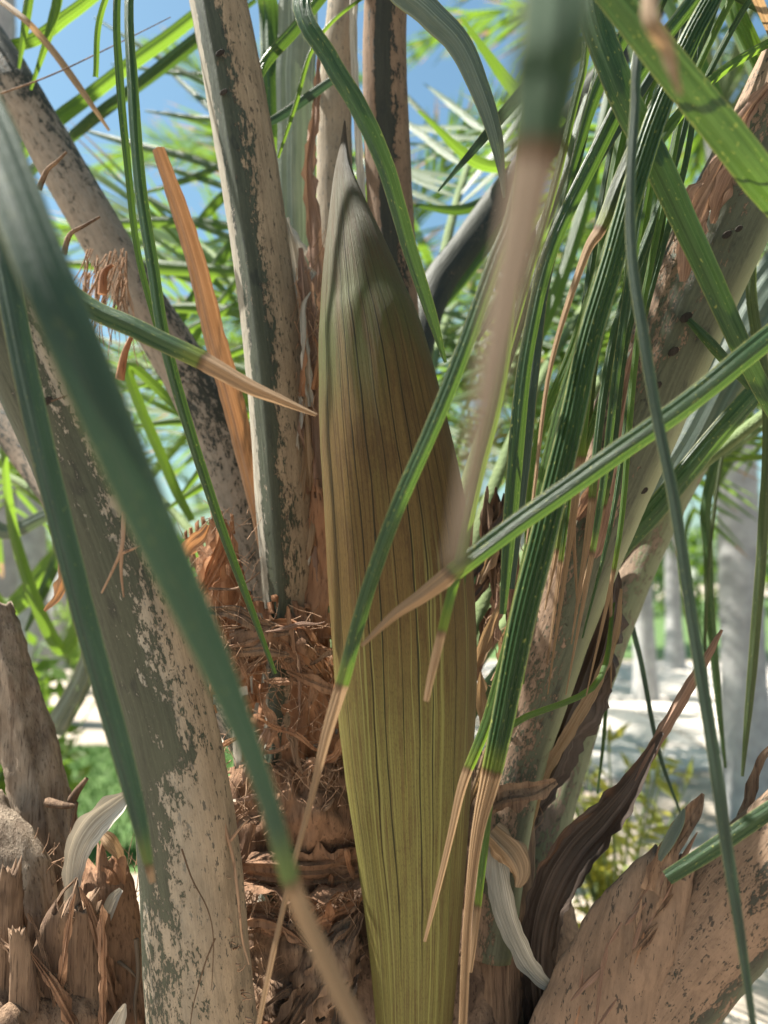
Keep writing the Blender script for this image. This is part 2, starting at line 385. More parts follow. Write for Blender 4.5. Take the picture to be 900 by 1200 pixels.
# ================================================================== generic pinnate frond
def leaflet_unit(k, dry_tip, mat):
    """one leaflet of unit length along +Y, arching down, half width 1 before scaling"""
    n, m = 8, 3; v, luv = [], []; r = random.Random(k); sag = r.uniform(.03, .13); tw = r.uniform(-.4, .4)
    for i in range(n):
        t = i / (n - 1); w = (min(1, .35 + t * 5) * (1 - t ** 2.6) + .02)
        for j, u in enumerate((-1, 0, 1)):
            a = tw * t
            v.append((u * w * math.cos(a), t, -sag * t * t - .0 + (-.012 * abs(u) * w) + u * w * math.sin(a) * .02))
            luv.append((u, t * .5, (t - dry_tip) * .5))
    return mesh_of('leaflet', v, grid_faces(n, m), mat, {'luv': luv})
def frond_data(L, bend, elev, nleaf, leaf_len, rnd, droop=.35, width=.014, bare=.22):
    """rachis points and leaflet matrices in frond space: +Y outwards, +Z up"""
    n = 22; pts = [np.zeros(3)]; e = elev; ds = L / (n - 1)
    for i in range(1, n):
        pts.append(pts[-1] + ds * np.array((0, math.cos(e), math.sin(e)))); e -= bend / (n - 1) * (.5 + 1.2 * i / n)
    pts = np.array(pts); T = unit(np.gradient(pts, axis=0)); mats = []
    for k in range(nleaf):
        t = bare + (1 - bare) * (k // 2 + .5) / (nleaf / 2); side = -1 if k % 2 else 1
        x = t * (n - 1); i = min(int(x), n - 2); f = x - i
        p = pts[i] * (1 - f) + pts[i + 1] * f; tg = unit(T[i] * (1 - f) + T[i + 1] * f); up = np.cross((1.0, 0, 0), tg)
        sweep_ = R(rnd.uniform(38, 62)) * (1 - .45 * t); ln = leaf_len * (.55 + .75 * math.sin(math.pi * min(1, .12 + .88 * t) ** .8)) * rnd.uniform(.85, 1.12)
        if ln < .08: ln = .08
        d = unit(tg * math.cos(sweep_) + side * np.array((1.0, 0, 0)) * math.sin(sweep_) + up * rnd.uniform(.05, .55) - np.array((0, 0, 1)) * droop * rnd.uniform(.5, 1.3))
        zz = up + np.array((0, 0, .25)) + np.array((rnd.uniform(-.4, .4), 0, 0)); xx = unit(np.cross(d, zz)); zz = np.cross(xx, d)
        w = width * rnd.uniform(.75, 1.2)
        mats.append((p, xx, d, zz, w, ln, rnd.randrange(4)))
    return pts, mats
UNIT = [leaflet_unit(1, 2, M['back']), leaflet_unit(2, .86, M['back']), leaflet_unit(3, 2, M['back']), leaflet_unit(4, .74, M['back'])]
UV = [np.array([v.co[:] for v in u.vertices]) for u in UNIT]
UL = []
for u in UNIT:
    a = np.zeros(len(u.vertices) * 3, dtype=np.float32); u.attributes['luv'].data.foreach_get('vector', a); UL.append(a.reshape(-1, 3))
UF = grid_faces(8, 3)
def rachis_mesh(pts, r0, mat):
    n = len(pts); T, S, N = frame(pts, 0, (0, -.3, 1)); v = []
    for i in range(n):
        r = r0 * (1 - .85 * i / (n - 1))
        for k in range(6):
            a = math.pi * k / 3; v.append(pts[i] + S[i] * r * math.cos(a) + N[i] * r * .7 * math.sin(a))
    z = [(0, 0, -1)] * len(v)
    return mesh_of('frond', v, grid_faces(n, 6, True), mat)
def leaflets_mesh(mats, mat):
    V, L, F = [], [], []
    for (p, xx, d, zz, w, ln, k) in mats:
        b = len(V) and sum(len(x) for x in V)
        u = UV[k]; V.append(p + u[:, :1] * w * xx + u[:, 1:2] * ln * d + u[:, 2:] * ln * zz); L.append(UL[k]); F += [tuple(x + b for x in f) for f in UF]
    return mesh_of('leaflets', np.concatenate(V), F, mat, {'luv': np.concatenate(L)})
M['rachis'] = plain_mat('rachis_green', (.09, .13, .045), (.14, .18, .07), 20)

# ================================================================== palms standing behind
rb = random.Random(21)
FV = []
for k in range(6):
    pts, mats = frond_data(rb.uniform(2.3, 3.0), rb.uniform(1.1, 1.9), R(rb.uniform(35, 62)), 88, .62, rb, droop=rb.uniform(.25, .5), width=.017)
    FV.append((rachis_mesh(pts, .03, M['rachis']), leaflets_mesh(mats, M['back'])))
def trunk_mesh(h, r, lean, seed):
    n, m = int(h / .06), 16; v = []
    for i in range(n):
        t = i / (n - 1); rr = r * (1.25 - .35 * min(1, t * 5) + .05 * math.cos(t * 3)) * (1 - .10 * t) * (1 + (.035 if i % 2 else 0))
        for k in range(m):
            a = 2 * math.pi * k / m; q = rr * (1 + .05 * nz(math.cos(a) * 1.5 + seed, math.sin(a) * 1.5, t * h * 2))
            v.append((q * math.cos(a) + lean[0] * t * t, q * math.sin(a) + lean[1] * t * t, h * t - .05))
    f = grid_faces(n, m, True); f.append(tuple((n - 1) * m + k for k in range(m)))
    return mesh_of('trunk', v, f, M['palmtrunk'])
def palm(px, d, h, r, label, lean=(0, 0), nf=13, elev=0, seed=0, sc=1.0):
    x = (px - 450) / FPX * d
    rr = random.Random(seed)
    root = empty('palm_tree', (x, d, 0), label, 'palm tree', 'palms standing behind the near palm')
    link('trunk', trunk_mesh(h, r, lean, seed), root)
    for k in range(nf):
        rm, lm = FV[rr.randrange(6)]
        o = link('frond', rm, root); o.location = (lean[0], lean[1], h - .08 + .05 * (k % 4))
        tilt = R(rr.uniform(-34, 26)) if k > 3 else R(rr.uniform(10, 35))
        o.rotation_euler = (tilt, rr.uniform(-.2, .2), k * 2.399 + rr.uniform(-.3, .3)); s = sc * rr.uniform(.85, 1.15); o.scale = (s,) * 3
        l = link('leaflets', lm, o); l['kind'] = 'stuff'
    return root
palm(866, 5.2, 4.6, .145, 'thick pale grey palm trunk nearest the right edge, ringed bark', seed=1)
palm(752, 10.0, 5.2, .125, 'slim grey palm trunk in front of the paving, left of a paler trunk', seed=2)
palm(787, 13.5, 5.0, .135, 'far pale palm trunk just right of the slim grey trunk', seed=3)
palm(36, 8.6, 14.0, .19, 'dark grey palm trunk behind the large left petiole', seed=4, lean=(-2.2, 0), nf=8, sc=.85)
palm(66, 14.0, 3.4, .22, 'leaning grey palm trunk rising from the far lawn', seed=5, lean=(.9, .2), nf=9)
palm(-6, 4.6, 11.0, .13, 'bluish grey palm trunk cut by the left picture edge', seed=6, lean=(-.8, .3), nf=9)
palm(385, 10.0, 1.9, .15, 'palm behind the scurfy central petiole, only its fronds seen', seed=7)
palm(430, 6.2, 2.9, .14, 'palm hidden behind the tall spathe, its green crown showing right', seed=8)
palm(610, 18.0, 5.6, .14, 'far palm crown seen behind the right petioles', seed=9)
palm(930, 8.5, 3.2, .14, 'palm whose crown fills the upper right corner', seed=10)

palm(470, 14.5, 5.0, .14, 'palm straight behind the spathe tip, fronds against the blue', seed=11, nf=12)
palm(690, 16.0, 5.2, .16, 'far tall palm behind the thick right petiole, dense fronds', seed=12, nf=12)
palm(292, 13.0, 8.0, .16, 'palm behind the upright petiole whose fronds hang across the sky', seed=13, nf=14, sc=1.1)
# far wood that reads as one mass
def wood():
    r = np.random.RandomState(4); v, f = [], []
    for k in range(15000):
        x = r.uniform(-50, 50); y = r.uniform(34, 42); top = 4.2 + 2.2 * nz(x * .13, 1) + 1.2 * nz(x * .5, 5)
        z = r.uniform(0, 1) ** .8 * top; s = r.uniform(.18, .42); q = unit(r.normal(size=(2, 3))); b = len(v); c = np.array((x, y, z))
        v += [c - q[0] * s, c + q[1] * s * .5, c + q[0] * s, c - q[1] * s * .5]; f.append((b, b + 1, b + 2, b + 3))
    luv = [(0, (i % 40) * .01, -1) for i in range(len(v))]
    o = link('far_wood', mesh_of('far_wood', v, f, M['back'], {'luv': luv}, smooth=False)); o['kind'] = 'stuff'
    o['label'] = 'hazy green wood closing the view beyond the palms'; o['category'] = 'wood'
wood()
# leafy shrubs on the ground behind
def shrub(px, d, h, wd, label, seed, mat, leaf=1.0):
    x0 = (px - 450) / FPX * d; r = np.random.RandomState(seed); root = empty('shrub', (x0, d, 0), label, 'shrub', 'shrubs behind the palm')
    st = []; V, F, L = [], [], []
    for k in range(26):
        a = r.uniform(0, 6.28); tp = np.array((math.cos(a) * wd * r.uniform(.2, 1), math.sin(a) * wd * r.uniform(.2, 1), h * r.uniform(.5, 1)))
        ps = np.array([np.array((0, 0, -.02)) * (1 - t) + tp * np.array((t ** 1.4, t ** 1.4, t ** .8)) for t in np.linspace(0, 1, 6)]); st.append((ps, .008))
        for q in range(16):
            t = r.uniform(.3, 1); p = tp * np.array((t ** 1.4, t ** 1.4, t ** .8)); d1 = unit(r.normal(size=3) + np.array((0, 0, .4))); s = unit(np.cross(d1, r.normal(size=3)))
            ln = r.uniform(.08, .16) * leaf; w = ln * (.22 if leaf == 1 else .13); b = len(V)
            V += [p, p + d1 * ln * .45 + s * w, p + d1 * ln, p + d1 * ln * .45 - s * w]; F.append((b, b + 1, b + 2, b + 3)); L += [(0, .0, -1), (1, .05, -1), (0, .1, -1), (-1, .05, -1)]
    tubes('stem', st, M['rachis'], root)
    o = link('foliage', mesh_of('foliage', V, F, mat, {'luv': L}, smooth=False), root); o['kind'] = 'stuff'
M['yellow'] = leaf_mat('leaf_yellow', (.07, .12, .03), (.22, .24, .05), (.4, .36, .05), tf=.4, fleck=.2)
shrub(715, 2.7, 1.0, .36, 'yellow green leafy shrub behind the dark curled bract', 3, M['yellow'], .75)
shrub(820, 18, 2.2, 1.6, 'rounded green bush beyond the far pale trunk', 8, M['bright'])
shrub(100, 11, 1.2, 1.0, 'low green bush at the far side of the lawn', 9, M['bright'])
shrub(15, 3.6, 1.25, .5, 'pale green bush at the left edge behind the dead petiole', 11, M['bright'])

# ================================================================== the near palm
BASE = Vector((-.01, 1.20, 0))
near = empty('palm_tree', BASE, 'near palm with a tall closed olive flower spathe among scurfy petioles', 'palm tree')
INV = Matrix.Translation(BASE).inverted()
K = dict(parent=near, inv=INV)

# trunk, with its coat of fibre
def near_trunk():
    n, m = 70, 64; v = []
    for i in range(n):
        t = i / (n - 1); z = -.05 + 1.30 * t
        r = (.245 + .07 * (1 - t)) * (1 if t < .72 else 1 - ((t - .72) / .28) ** 2 * .62)
        for k in range(m):
            a = 2 * math.pi * k / m; c, s = math.cos(a), math.sin(a)
            q = r * (1 + .10 * nz(c * 3, s * 3, z * 5) + .07 * nz(c * 8, s * 8, z * 16) + .045 * nz(c * 20, s * 20, z * 36) + .025 * nz(c * 46, s * 46, z * 70))
            v.append((BASE.x + .02 + q * c, BASE.y + q * s * .9, z))
    f = grid_faces(n, m, True); f.append(tuple((n - 1) * m + k for k in range(m)))
    return link('trunk', mesh_of('trunk', v, f, M['earth']), **K)
near_trunk()

# ---- the spathe
def spathe_mat():
    m = NT('spathe_skin'); _, p = m.attr('pc'); a, v = p[0], p[1]   # a = angle over the front (rad), v = 0 base .. 1 tip
    wob = m.noise(m.vec(m.math('MULTIPLY', a, 2), m.math('MULTIPLY', v, 3)), 2.2, 2, .5)
    aa = m.math('ADD', a, m.math('MULTIPLY', m.math('SUBTRACT', wob, .5), .12))
    fine = m.noise(m.vec(m.math('MULTIPLY', aa, 26), m.math('MULTIPLY', v, 2.2), .0), 1.0, 4, .6)
    mid = m.noise(m.vec(m.math('MULTIPLY', a, 2.5), m.math('MULTIPLY', v, 5), 3.0), 1.0, 5, .6)
    grain = m.noise(m.vec(m.math('MULTIPLY', a, 55), m.math('MULTIPLY', v, 260), 1.0), 1.0, 5, .7)
    lines = None
    for q, w0, lo, hi in ((-.95, .013, .16, .86), (-.62, .010, .42, .80), (-.47, .016, .14, .93), (-.28, .022, .10, .95), (-.05, .012, .3, .92), (.16, .022, .12, .9), (.36, .016, .2, .90), (.55, .010, .45, .8), (.74, .014, .12, .82), (1.0, .012, .3, .7)):
        dd = m.math('ABSOLUTE', m.math('SUBTRACT', aa, q))
        wv = m.math('MULTIPLY', w0 * .68, m.math('ADD', -.1, m.math('MULTIPLY', m.noise(m.vec(q * 9, m.math('MULTIPLY', v, 7)), 1.0, 4, .65), 1.7)))
        l = m.math('SUBTRACT', 1.0, m.step(dd, m.math('MULTIPLY', wv, .35), wv))
        l = m.math('MULTIPLY', l, m.math('MULTIPLY', m.step(v, lo, lo + .09), m.math('SUBTRACT', 1.0, m.step(v, hi - .1, hi))))
        lines = l if lines is None else m.math('MAXIMUM', lines, l)
    base = m.mix(m.step(v, .30, .52), (.128, .110, .036), (.112, .070, .022))
    base = m.mix(m.step(v, .70, .86), base, (.070, .064, .030))
    base = m.mix(m.step(v, .90, 1.0), base, (.09, .068, .048))
    base = m.mix(m.math('MULTIPLY', m.step(mid, .5, .75), .55), base, m.mix(m.step(v, .35, .6), (.130, .080, .024), (.085, .076, .018)))
    blot = m.noise(m.vec(m.math('MULTIPLY', a, 5), m.math('MULTIPLY', v, 16), 5.0), 1.0, 6, .7)
    base = m.mix(m.math('MULTIPLY', m.step(blot, .47, .62), .68), base, m.mix(m.step(v, .3, .5), (.088, .058, .022), (.070, .038, .013)))
    base = m.mix(m.math('MULTIPLY', m.step(fine, .42, .66), .7), base, m.mix(m.step(v, .3, .55), (.20, .19, .052), (.060, .034, .013)))
    gr = m.math('MULTIPLY', m.math('MULTIPLY', m.step(v, .66, .76), m.math('SUBTRACT', 1.0, m.step(v, .80, .86))), m.step(mid, .36, .55))
    base = m.mix(m.math('MULTIPLY', gr, .75), base, (.062, .072, .020))
    base = m.mix(m.math('MULTIPLY', m.step(grain, .46, .70), .5), base, (.04, .026, .012))
    pst = m.noise(m.vec(m.math('MULTIPLY', aa, 17), m.math('MULTIPLY', v, .9), 12.0), 1.0, 2, .5)
    base = m.mix(m.math('MULTIPLY', m.math('MULTIPLY', m.step(pst, .57, .63), m.math('SUBTRACT', 1.0, m.step(v, .45, .62))), .55), base, (.24, .235, .075))
    sp = m.noise(m.vec(m.math('MULTIPLY', a, 7), m.math('MULTIPLY', v, 22), 8.0), 1.0, 3, .6)
    base = m.mix(m.math('MULTIPLY', m.step(sp, .73, .76), .8), base, (.035, .028, .014))
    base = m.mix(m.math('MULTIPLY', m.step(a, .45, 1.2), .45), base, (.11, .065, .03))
    base = m.mix(m.math('MULTIPLY', lines, .92), base, (.022, .020, .010))
    m.put(m.b.inputs['Base Color'], base); m.b.inputs['Roughness'].default_value = .55; m.b.inputs['Specular IOR Level'].default_value = .18
    h = m.math('SUBTRACT', m.math('ADD', m.math('MULTIPLY', fine, .6), m.math('MULTIPLY', grain, .25)), m.math('MULTIPLY', lines, 1.3))
    m.L.new(m.bump(h, .9, .003), m.b.inputs['Normal']); return m.m
M['spathe'] = spathe_mat()
def spathe():
    prof = [(1330, 455, 515, .95), (1200, 441, 530, .92), (1100, 431, 539, .90), (1000, 418, 546, .885), (900, 404, 553, .87), (800, 393, 558, .86), (700, 386, 556, .855),
            (600, 380, 545, .855), (500, 374, 524, .86), (400, 373, 498, .87), (350, 375, 478, .88), (300, 379, 457, .89), (250, 385, 434, .905), (205, 391, 415, .925), (172, 398, 408, .94), (142, 403, 405, .95)]
    ctrl = [((a + b) / 2, y, d, b - a) for y, a, b, d in prof]
    n, m = 150, 72; pts, hw, t = px_path(ctrl, n); T, S, N = frame(pts)
    v, pc = [], []
    for i in range(n):
        vv = i / (n - 1)
        y = np.interp(t[i], range(len(prof)), [q[0] for q in prof]); vv = (1250 - y) / 1100
        for k in range(m):
            a = 2 * math.pi * k / m; c, s = math.cos(a), math.sin(a); f = math.atan2(c, s)  # 0 = towards the viewer, + right
            r = 1 + .005 * math.cos(f * 21 + 1.5 * nz(f, vv * 4)) * min(1, max(0, vv * 2)) * (1 if vv < .6 else max(0, 1 - (vv - .6) * 3.5)) + .014 * nz(c * 1.2, s * 1.2, vv * 7) + .006 * nz(c * 6, s * 6, vv * 40)
            v.append(pts[i] + S[i] * hw[i] * r * c + N[i] * hw[i] * r * s * .86); pc.append((f, vv, 0))
    fa = grid_faces(n, m, True); fa.append(tuple((n - 1) * m + k for k in range(m)))
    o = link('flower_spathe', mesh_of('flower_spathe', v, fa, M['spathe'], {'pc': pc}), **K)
    o['label'] = 'tall closed olive brown flower spathe tapering to a point'
spathe()

# ---- the petioles in view, each continuing out of frame as the rachis of its frond
def cl(x, a=0., b=1.): return max(a, min(b, x))
FR = {}
FR['A'] = petiole('frond', [(330, 1520, 1.10, 170), (258, 1340, .93, 150), (237, 1200, .86, 128), (222, 1000, .82, 117), (203, 870, .80, 108), (180, 780, .79, 108), (146, 670, .775, 112), (100, 545, .76, 114), (50, 430, .74, 116), (0, 320, .73, 112), (-70, 180, .72, 96), (-190, -60, .74, 70), (-330, -420, .82, 50), (-430, -900, .95, 34)],
    M['scurf'], lambda u, t: (cl(.66 - .62 * t + .40 * u + (.20 if t < .3 else 0) + (.10 if t > .5 else 0), .10, .93), .0, cl(.9 - (u + .1) * 1.2) * cl(t * 2.6)), n=150, m=56, depth=.8, rough=.022, label='broad scurfy petiole on the left, tan patches over dark green', **K)
FR['B'] = petiole('frond', [(305, 900, 1.12, 60), (300, 760, 1.15, 58), (287, 660, 1.18, 60), (273, 570, 1.2, 62), (246, 490, 1.22, 62), (205, 415, 1.24, 58), (160, 345, 1.25, 54), (110, 260, 1.27, 54), (55, 165, 1.3, 52), (5, 80, 1.32, 50), (-70, -40, 1.4, 44), (-200, -300, 1.6, 36), (-340, -700, 2.0, 20)],
    M['scurf_brown'], lambda u, t: (cl(.62 - .12 * u + .12 * math.sin(t * 14), .1, .8), .0, .6), n=120, m=32, depth=.8, rough=.03, label='slanting dark petiole against the sky at the left', **K)
FR['C'] = petiole('frond', [(322, 1080, .97, 52), (325, 950, .98, 54), (334, 830, .99, 66), (342, 720, 1.0, 85), (334, 600, 1.0, 86), (321, 450, 1.0, 80), (303, 300, 1.01, 78), (280, 150, 1.02, 80), (252, 0, 1.03, 77), (215, -180, 1.06, 70), (170, -420, 1.2, 55), (130, -800, 1.5, 36)],
    M['scurf'], lambda u, t: (float(np.interp(u, (-1, -.80, -.7, -.25, -.05, .25, .55, 1), (.95, .9, .3, .12, .36 if t > .35 else .6, .60 if t > .35 else .75, .80, .95))), .0, cl(-(u + .45) * 5)), n=140, m=56, depth=.85, tri=.45, triang=108, rough=.018, label='upright petiole beside the spathe, smooth grey margin and speckled tan face', **K)
FR['D'] = petiole('frond', [(470, 700, 1.12, 50), (468, 480, 1.12, 54), (462, 330, 1.13, 54), (455, 200, 1.13, 54), (451, 90, 1.12, 52), (452, 0, 1.11, 50), (462, -160, 1.08, 48), (510, -420, 1.0, 44), (600, -800, .85, 44), (760, -1500, .65, 30)],
    M['scurf_brown'], lambda u, t: (float(np.interp(u, (-1, -.5, -.35, .1, .35, 1), (.9, .8, .1, .1, .6, .9))), 0, 0), n=120, m=36, depth=.8, rough=.02, label='dark striped petiole rising behind the spathe tip', **K)
FR['D2'] = petiole('frond', [(404, 700, 1.1, 46), (402, 480, 1.12, 48), (396, 330, 1.14, 46), (392, 200, 1.15, 42), (394, 90, 1.16, 38), (402, 0, 1.17, 36), (415, -200, 1.25, 30), (430, -600, 1.6, 16)],
    M['scurf'], lambda u, t: (.95, 0, .55), n=90, m=30, depth=.7, rough=.03, label='pale tan petiole directly behind the spathe tip', **K)
FR['E'] = petiole('frond', [(575, 1120, .96, 56), (588, 1000, .965, 58), (607, 900, .97, 62), (634, 800, .97, 74), (664, 700, .97, 86), (705, 590, .965, 96), (748, 485, .96, 104), (797, 375, .95, 104), (846, 270, .94, 104), (895, 170, .93, 100), (950, 40, .92, 86), (1030, -170, .93, 64), (1110, -520, 1.0, 46), (1160, -1000, 1.2, 30)],
    M['scurf_dark'], lambda u, t: (cl(.40 - .36 * u + .10 * math.sin(t * 9), .0, .80), cl((u - .66) * 2.6), .0), n=160, m=56, depth=.8, rough=.016, label='thick olive petiole slanting to the upper right with pale margin', **K)
FR['F'] = petiole('frond', [(590, 1240, 1.02, 60), (608, 1120, 1.04, 58), (634, 1000, 1.08, 52), (662, 900, 1.11, 48), (698, 790, 1.14, 46), (735, 690, 1.17, 46), (775, 600, 1.2, 46), (830, 500, 1.25, 44), (885, 405, 1.3, 42), (960, 280, 1.35, 36), (1080, 60, 1.4, 28), (1230, -300, 1.5, 18)],
    M['scurf_dark'], lambda u, t: (cl(.55 - .3 * u), .5, .2), n=110, m=32, depth=.8, rough=.03, label='narrow pale petiole behind the thick right one', **K)
FR['S'] = petiole('frond', [(452, 640, 1.2, 44), (470, 480, 1.25, 44), (505, 350, 1.35, 40), (548, 285, 1.42, 36), (600, 215, 1.5, 34), (690, 110, 1.6, 30), (800, -40, 1.8, 26), (960, -300, 2.2, 18)],
    M['scurf_brown'], lambda u, t: (.2, 0, .2), n=80, m=24, depth=.8, rough=.03, label='dark bluish petiole crossing behind the spathe to the right', **K)
FR['G'] = petiole('frond', [(560, 1520, 1.12, 160), (620, 1370, 1.0, 146), (700, 1245, .90, 140), (782, 1145, .84, 132), (858, 1062, .79, 128), (925, 995, .75, 122), (1010, 900, .72, 114), (1140, 700, .70, 90), (1300, 420, .72, 60), (1420, 60, .8, 40)],
    M['scurf_brown'], lambda u, t: (cl(.70 + .25 * nz(u * 2, t * 12) - (.3 if u > .75 else 0)), cl((u - .8) * 2), .0), n=150, m=64, depth=.75, rough=.045, label='broad brown petiole leaving the lower right corner', **K)
FR['L'] = petiole('frond', [(330, 930, 1.12, 30), (230, 800, 1.18, 32), (120, 655, 1.3, 34), (45, 553, 1.4, 36), (0, 490, 1.45, 36), (-120, 330, 1.6, 30), (-330, 100, 2.0, 22), (-600, -60, 2.6, 12)],
    M['scurf_brown'], lambda u, t: (.55, 0, .4), n=80, m=24, depth=.8, rough=.03, label='brown petiole reaching left behind the broad left one', **K)
# grey green young sheath behind the spathe tip
strip('leaf_sheath', [(352, 700, 1.16, 40), (350, 420, 1.18, 46), (348, 280, 1.19, 46), (347, 140, 1.2, 46), (350, 0, 1.21, 46), (356, -220, 1.25, 40)], M['sheath'], fold=.3, rib=.03, label='smooth grey green young sheath behind the spathe', **K)
strip('torn_sheath', [(378, 620, 1.07, 16), (372, 420, 1.09, 22), (370, 300, 1.10, 20), (363, 200, 1.11, 14), (370, 130, 1.12, 10), (374, 60, 1.13, 4)], M['peel'], fold=.2, wave=.9, torn=.9, n=50, **K)
strip('torn_sheath', [(366, 640, 1.0, 20), (362, 480, 1.02, 22), (356, 380, 1.03, 34), (346, 300, 1.04, 26), (336, 255, 1.045, 6)], M['palebract'], fold=.2, wave=1.2, torn=.9, n=50, **K)
strip('torn_sheath', [(372, 700, .97, 30), (370, 560, .985, 26), (366, 440, 1.0, 22), (358, 340, 1.01, 18), (352, 290, 1.02, 4)], M['peel'], fold=.3, wave=1.2, torn=.9, n=60, **K)
strip('torn_sheath', [(428, 330, 1.06, 10), (424, 230, 1.07, 10), (418, 130, 1.08, 8), (414, 30, 1.09, 9), (416, -80, 1.1, 8)], M['palebract'], fold=.4, wave=.6, torn=.4, n=40, **K)

# ---- leaflets in the foreground, each hung on its frond
def LF(fr, ctrl, mat='leaf', **kw): return strip('leaflet', ctrl, M[mat], parent=FR[fr], **kw)
# left cluster
LF('A', [(-300, -330, .76, 25.2), (-140, -100, .52, 48.7), (-40, 80, .40, 65.5), (40, 270, .345, 70.6), (118, 460, .33, 70.6), (196, 640, .335, 57.1), (262, 790, .34, 42.0), (312, 920, .345, 26.9), (345, 1035, .35, 25), (372, 1100, .35, 26), (420, 1200, .345, 27), (470, 1300, .34, 14)], 'teal', dry=8, fold=.35, n=60, roll=.5)
LF('A', [(-200, -80, .745, 16), (-70, 100, .68, 24), (-10, 250, .63, 28), (28, 430, .60, 29), (78, 640, .58, 28), (128, 830, .57, 26), (160, 950, .565, 20), (179, 1035, .56, 7)], 'teal', dry=6.75, fold=.5, n=50)
LF('A', [(-150, 60, .735, 10), (-20, 230, .72, 18), (85, 342, .70, 24), (160, 383, .69, 25), (236, 418, .685, 24), (290, 449, .685, 21), (330, 468, .69, 14), (371, 486, .695, 5)], 'leaf', dry=4, fold=.55, roll=.35, n=50)
LF('C', [(175, -420, 1.2, 8), (150, -180, .98, 12), (138, 0, .92, 9), (141, 90, .91, 10), (150, 190, .9, 9), (163, 300, .9, 8), (190, 400, .9, 8)], 'leaf', fold=.6, roll=.3)
LF('C', [(185, -380, 1.16, 8), (160, -150, .95, 14), (150, 0, .9, 11), (154, 100, .885, 14), (162, 210, .88, 15), (177, 310, .875, 15), (192, 400, .87, 15), (216, 490, .865, 14), (252, 600, .86, 12), (288, 700, .86, 9), (322, 790, .86, 5)], 'leaf', fold=.6, roll=-.35, n=60)
LF('C', [(170, -100, 1.05, 5), (120, 10, 1.04, 7), (112, 90, 1.03, 6)], 'bright', fold=.5)
# over the spathe
LF('D', [(476, -260, 1.06, 12), (400, -150, .85, 20), (352, -10, .78, 22), (385, 70, .765, 23), (418, 125, .76, 24), (450, 195, .76, 22), (478, 290, .77, 19), (505, 370, .78, 14), (522, 425, .79, 4)], 'leaf', fold=.5, roll=-.3, n=50)
LF('D', [(600, -800, .85, 14), (655, -380, .72, 18), (640, 40, .66, 20), (608, 230, .645, 20), (580, 310, .64, 19), (545, 410, .635, 20), (505, 510, .63, 20), (462, 610, .63, 19), (430, 700, .635, 18), (403, 800, .64, 17), (385, 860, .64, 15), (365, 940, .64, 9), (338, 1040, .64, 9), (305, 1195, .64, 8), (296, 1250, .64, 4)], 'leaf', dry=9.05, fold=.6, roll=.3, n=80)
LF('D', [(640, -930, .8, 14), (640, -500, .38, 50), (648, -200, .23, 80), (650, 0, .185, 86), (640, 90, .18, 82), (632, 165, .178, 64), (612, 260, .178, 52), (588, 370, .178, 44), (566, 480, .178, 34), (548, 580, .18, 26), (530, 665, .18, 14)], 'matte', dry=5.0, fold=.3, n=60)
LF('D', [(480, -240, 1.07, 14), (440, -160, .98, 26), (455, -40, .92, 34), (500, 10, .90, 32), (540, 52, .89, 29), (564, 104, .885, 24), (580, 155, .885, 18), (588, 200, .89, 9), (591, 232, .89, 3)], 'grey', fold=.4, roll=.2, n=44)
LF('D', [(700, -600, .80, 12), (690, -250, .62, 18), (620, 120, .60, 16), (590, 420, .60, 16), (560, 560, .61, 14), (540, 650, .62, 12), (518, 740, .63, 11), (508, 780, .63, 10), (499, 822, .63, 7)], 'bright', dry=6, fold=.5, n=60)
# right cluster
LF('E', [(1090, 250, .92, 13.4), (1000, 318, .72, 23.5), (900, 398, .66, 27.7), (800, 478, .64, 26.9), (700, 549, .63, 26.0), (620, 606, .625, 25.2), (530, 674, .62, 22.7), (495, 700, .62, 18.5), (462, 722, .62, 12.6), (424, 757, .62, 5.0)], 'leaf', dry=6.0, fold=.5, roll=.25, n=60)
LF('E', [(1090, 250, .96, 10.1), (1020, 260, .85, 25.2), (960, 270, .7, 37.0), (905, 222, .6, 42.0), (830, 130, .57, 42.0), (765, 50, .56, 40.3), (712, -14, .56, 37.0), (650, -90, .56, 25.2)], 'leaf', fold=.3, roll=-.1, n=50)
LF('E', [(1000, -100, .94, 11.8), (860, -180, .85, 21.8), (720, -110, .78, 33.6), (694, -10, .75, 35.3), (724, 90, .74, 35.3), (770, 190, .74, 33.6), (815, 285, .74, 29.4), (862, 390, .74, 25.2), (908, 482, .75, 18.5), (960, 570, .76, 6.7)], 'leaf', fold=.35, roll=.2, n=60)
LF('E', [(1010, -120, .93, 10.1), (910, -130, .80, 16.8), (836, -4, .74, 21.8), (800, 66, .73, 24.4), (768, 140, .725, 26.0), (738, 235, .72, 26.9), (712, 325, .715, 27.7), (688, 410, .71, 28.6), (664, 520, .70, 30.2), (634, 640, .695, 31.9), (602, 780, .69, 29.4), (576, 905, .69, 24.4), (560, 975, .69, 16.8), (550, 1060, .69, 12.6), (545, 1130, .69, 13.4), (540, 1250, .69, 11.8)], 'leaf', dry=11.0, fold=.35, rib=.09, n=90, m=13)
LF('E', [(1000, -150, .93, 8.4), (900, -120, .85, 15.1), (815, 0, .80, 18.5), (745, 96, .78, 20.2), (692, 198, .775, 20.2), (646, 298, .77, 19.3), (622, 400, .765, 18.5), (609, 500, .76, 20.2), (600, 610, .76, 18.5), (590, 720, .76, 8.4)], 'leaf', fold=.6, roll=.4, n=60)
LF('E', [(1000, -160, .93, 8.4), (860, -60, .86, 13.4), (740, 120, .84, 15.1), (665, 240, .83, 16.8), (634, 330, .82, 18.5), (622, 430, .815, 18.5), (612, 540, .81, 16.8), (598, 690, .81, 8.4)], 'teal', fold=.6, roll=-.5, n=50)
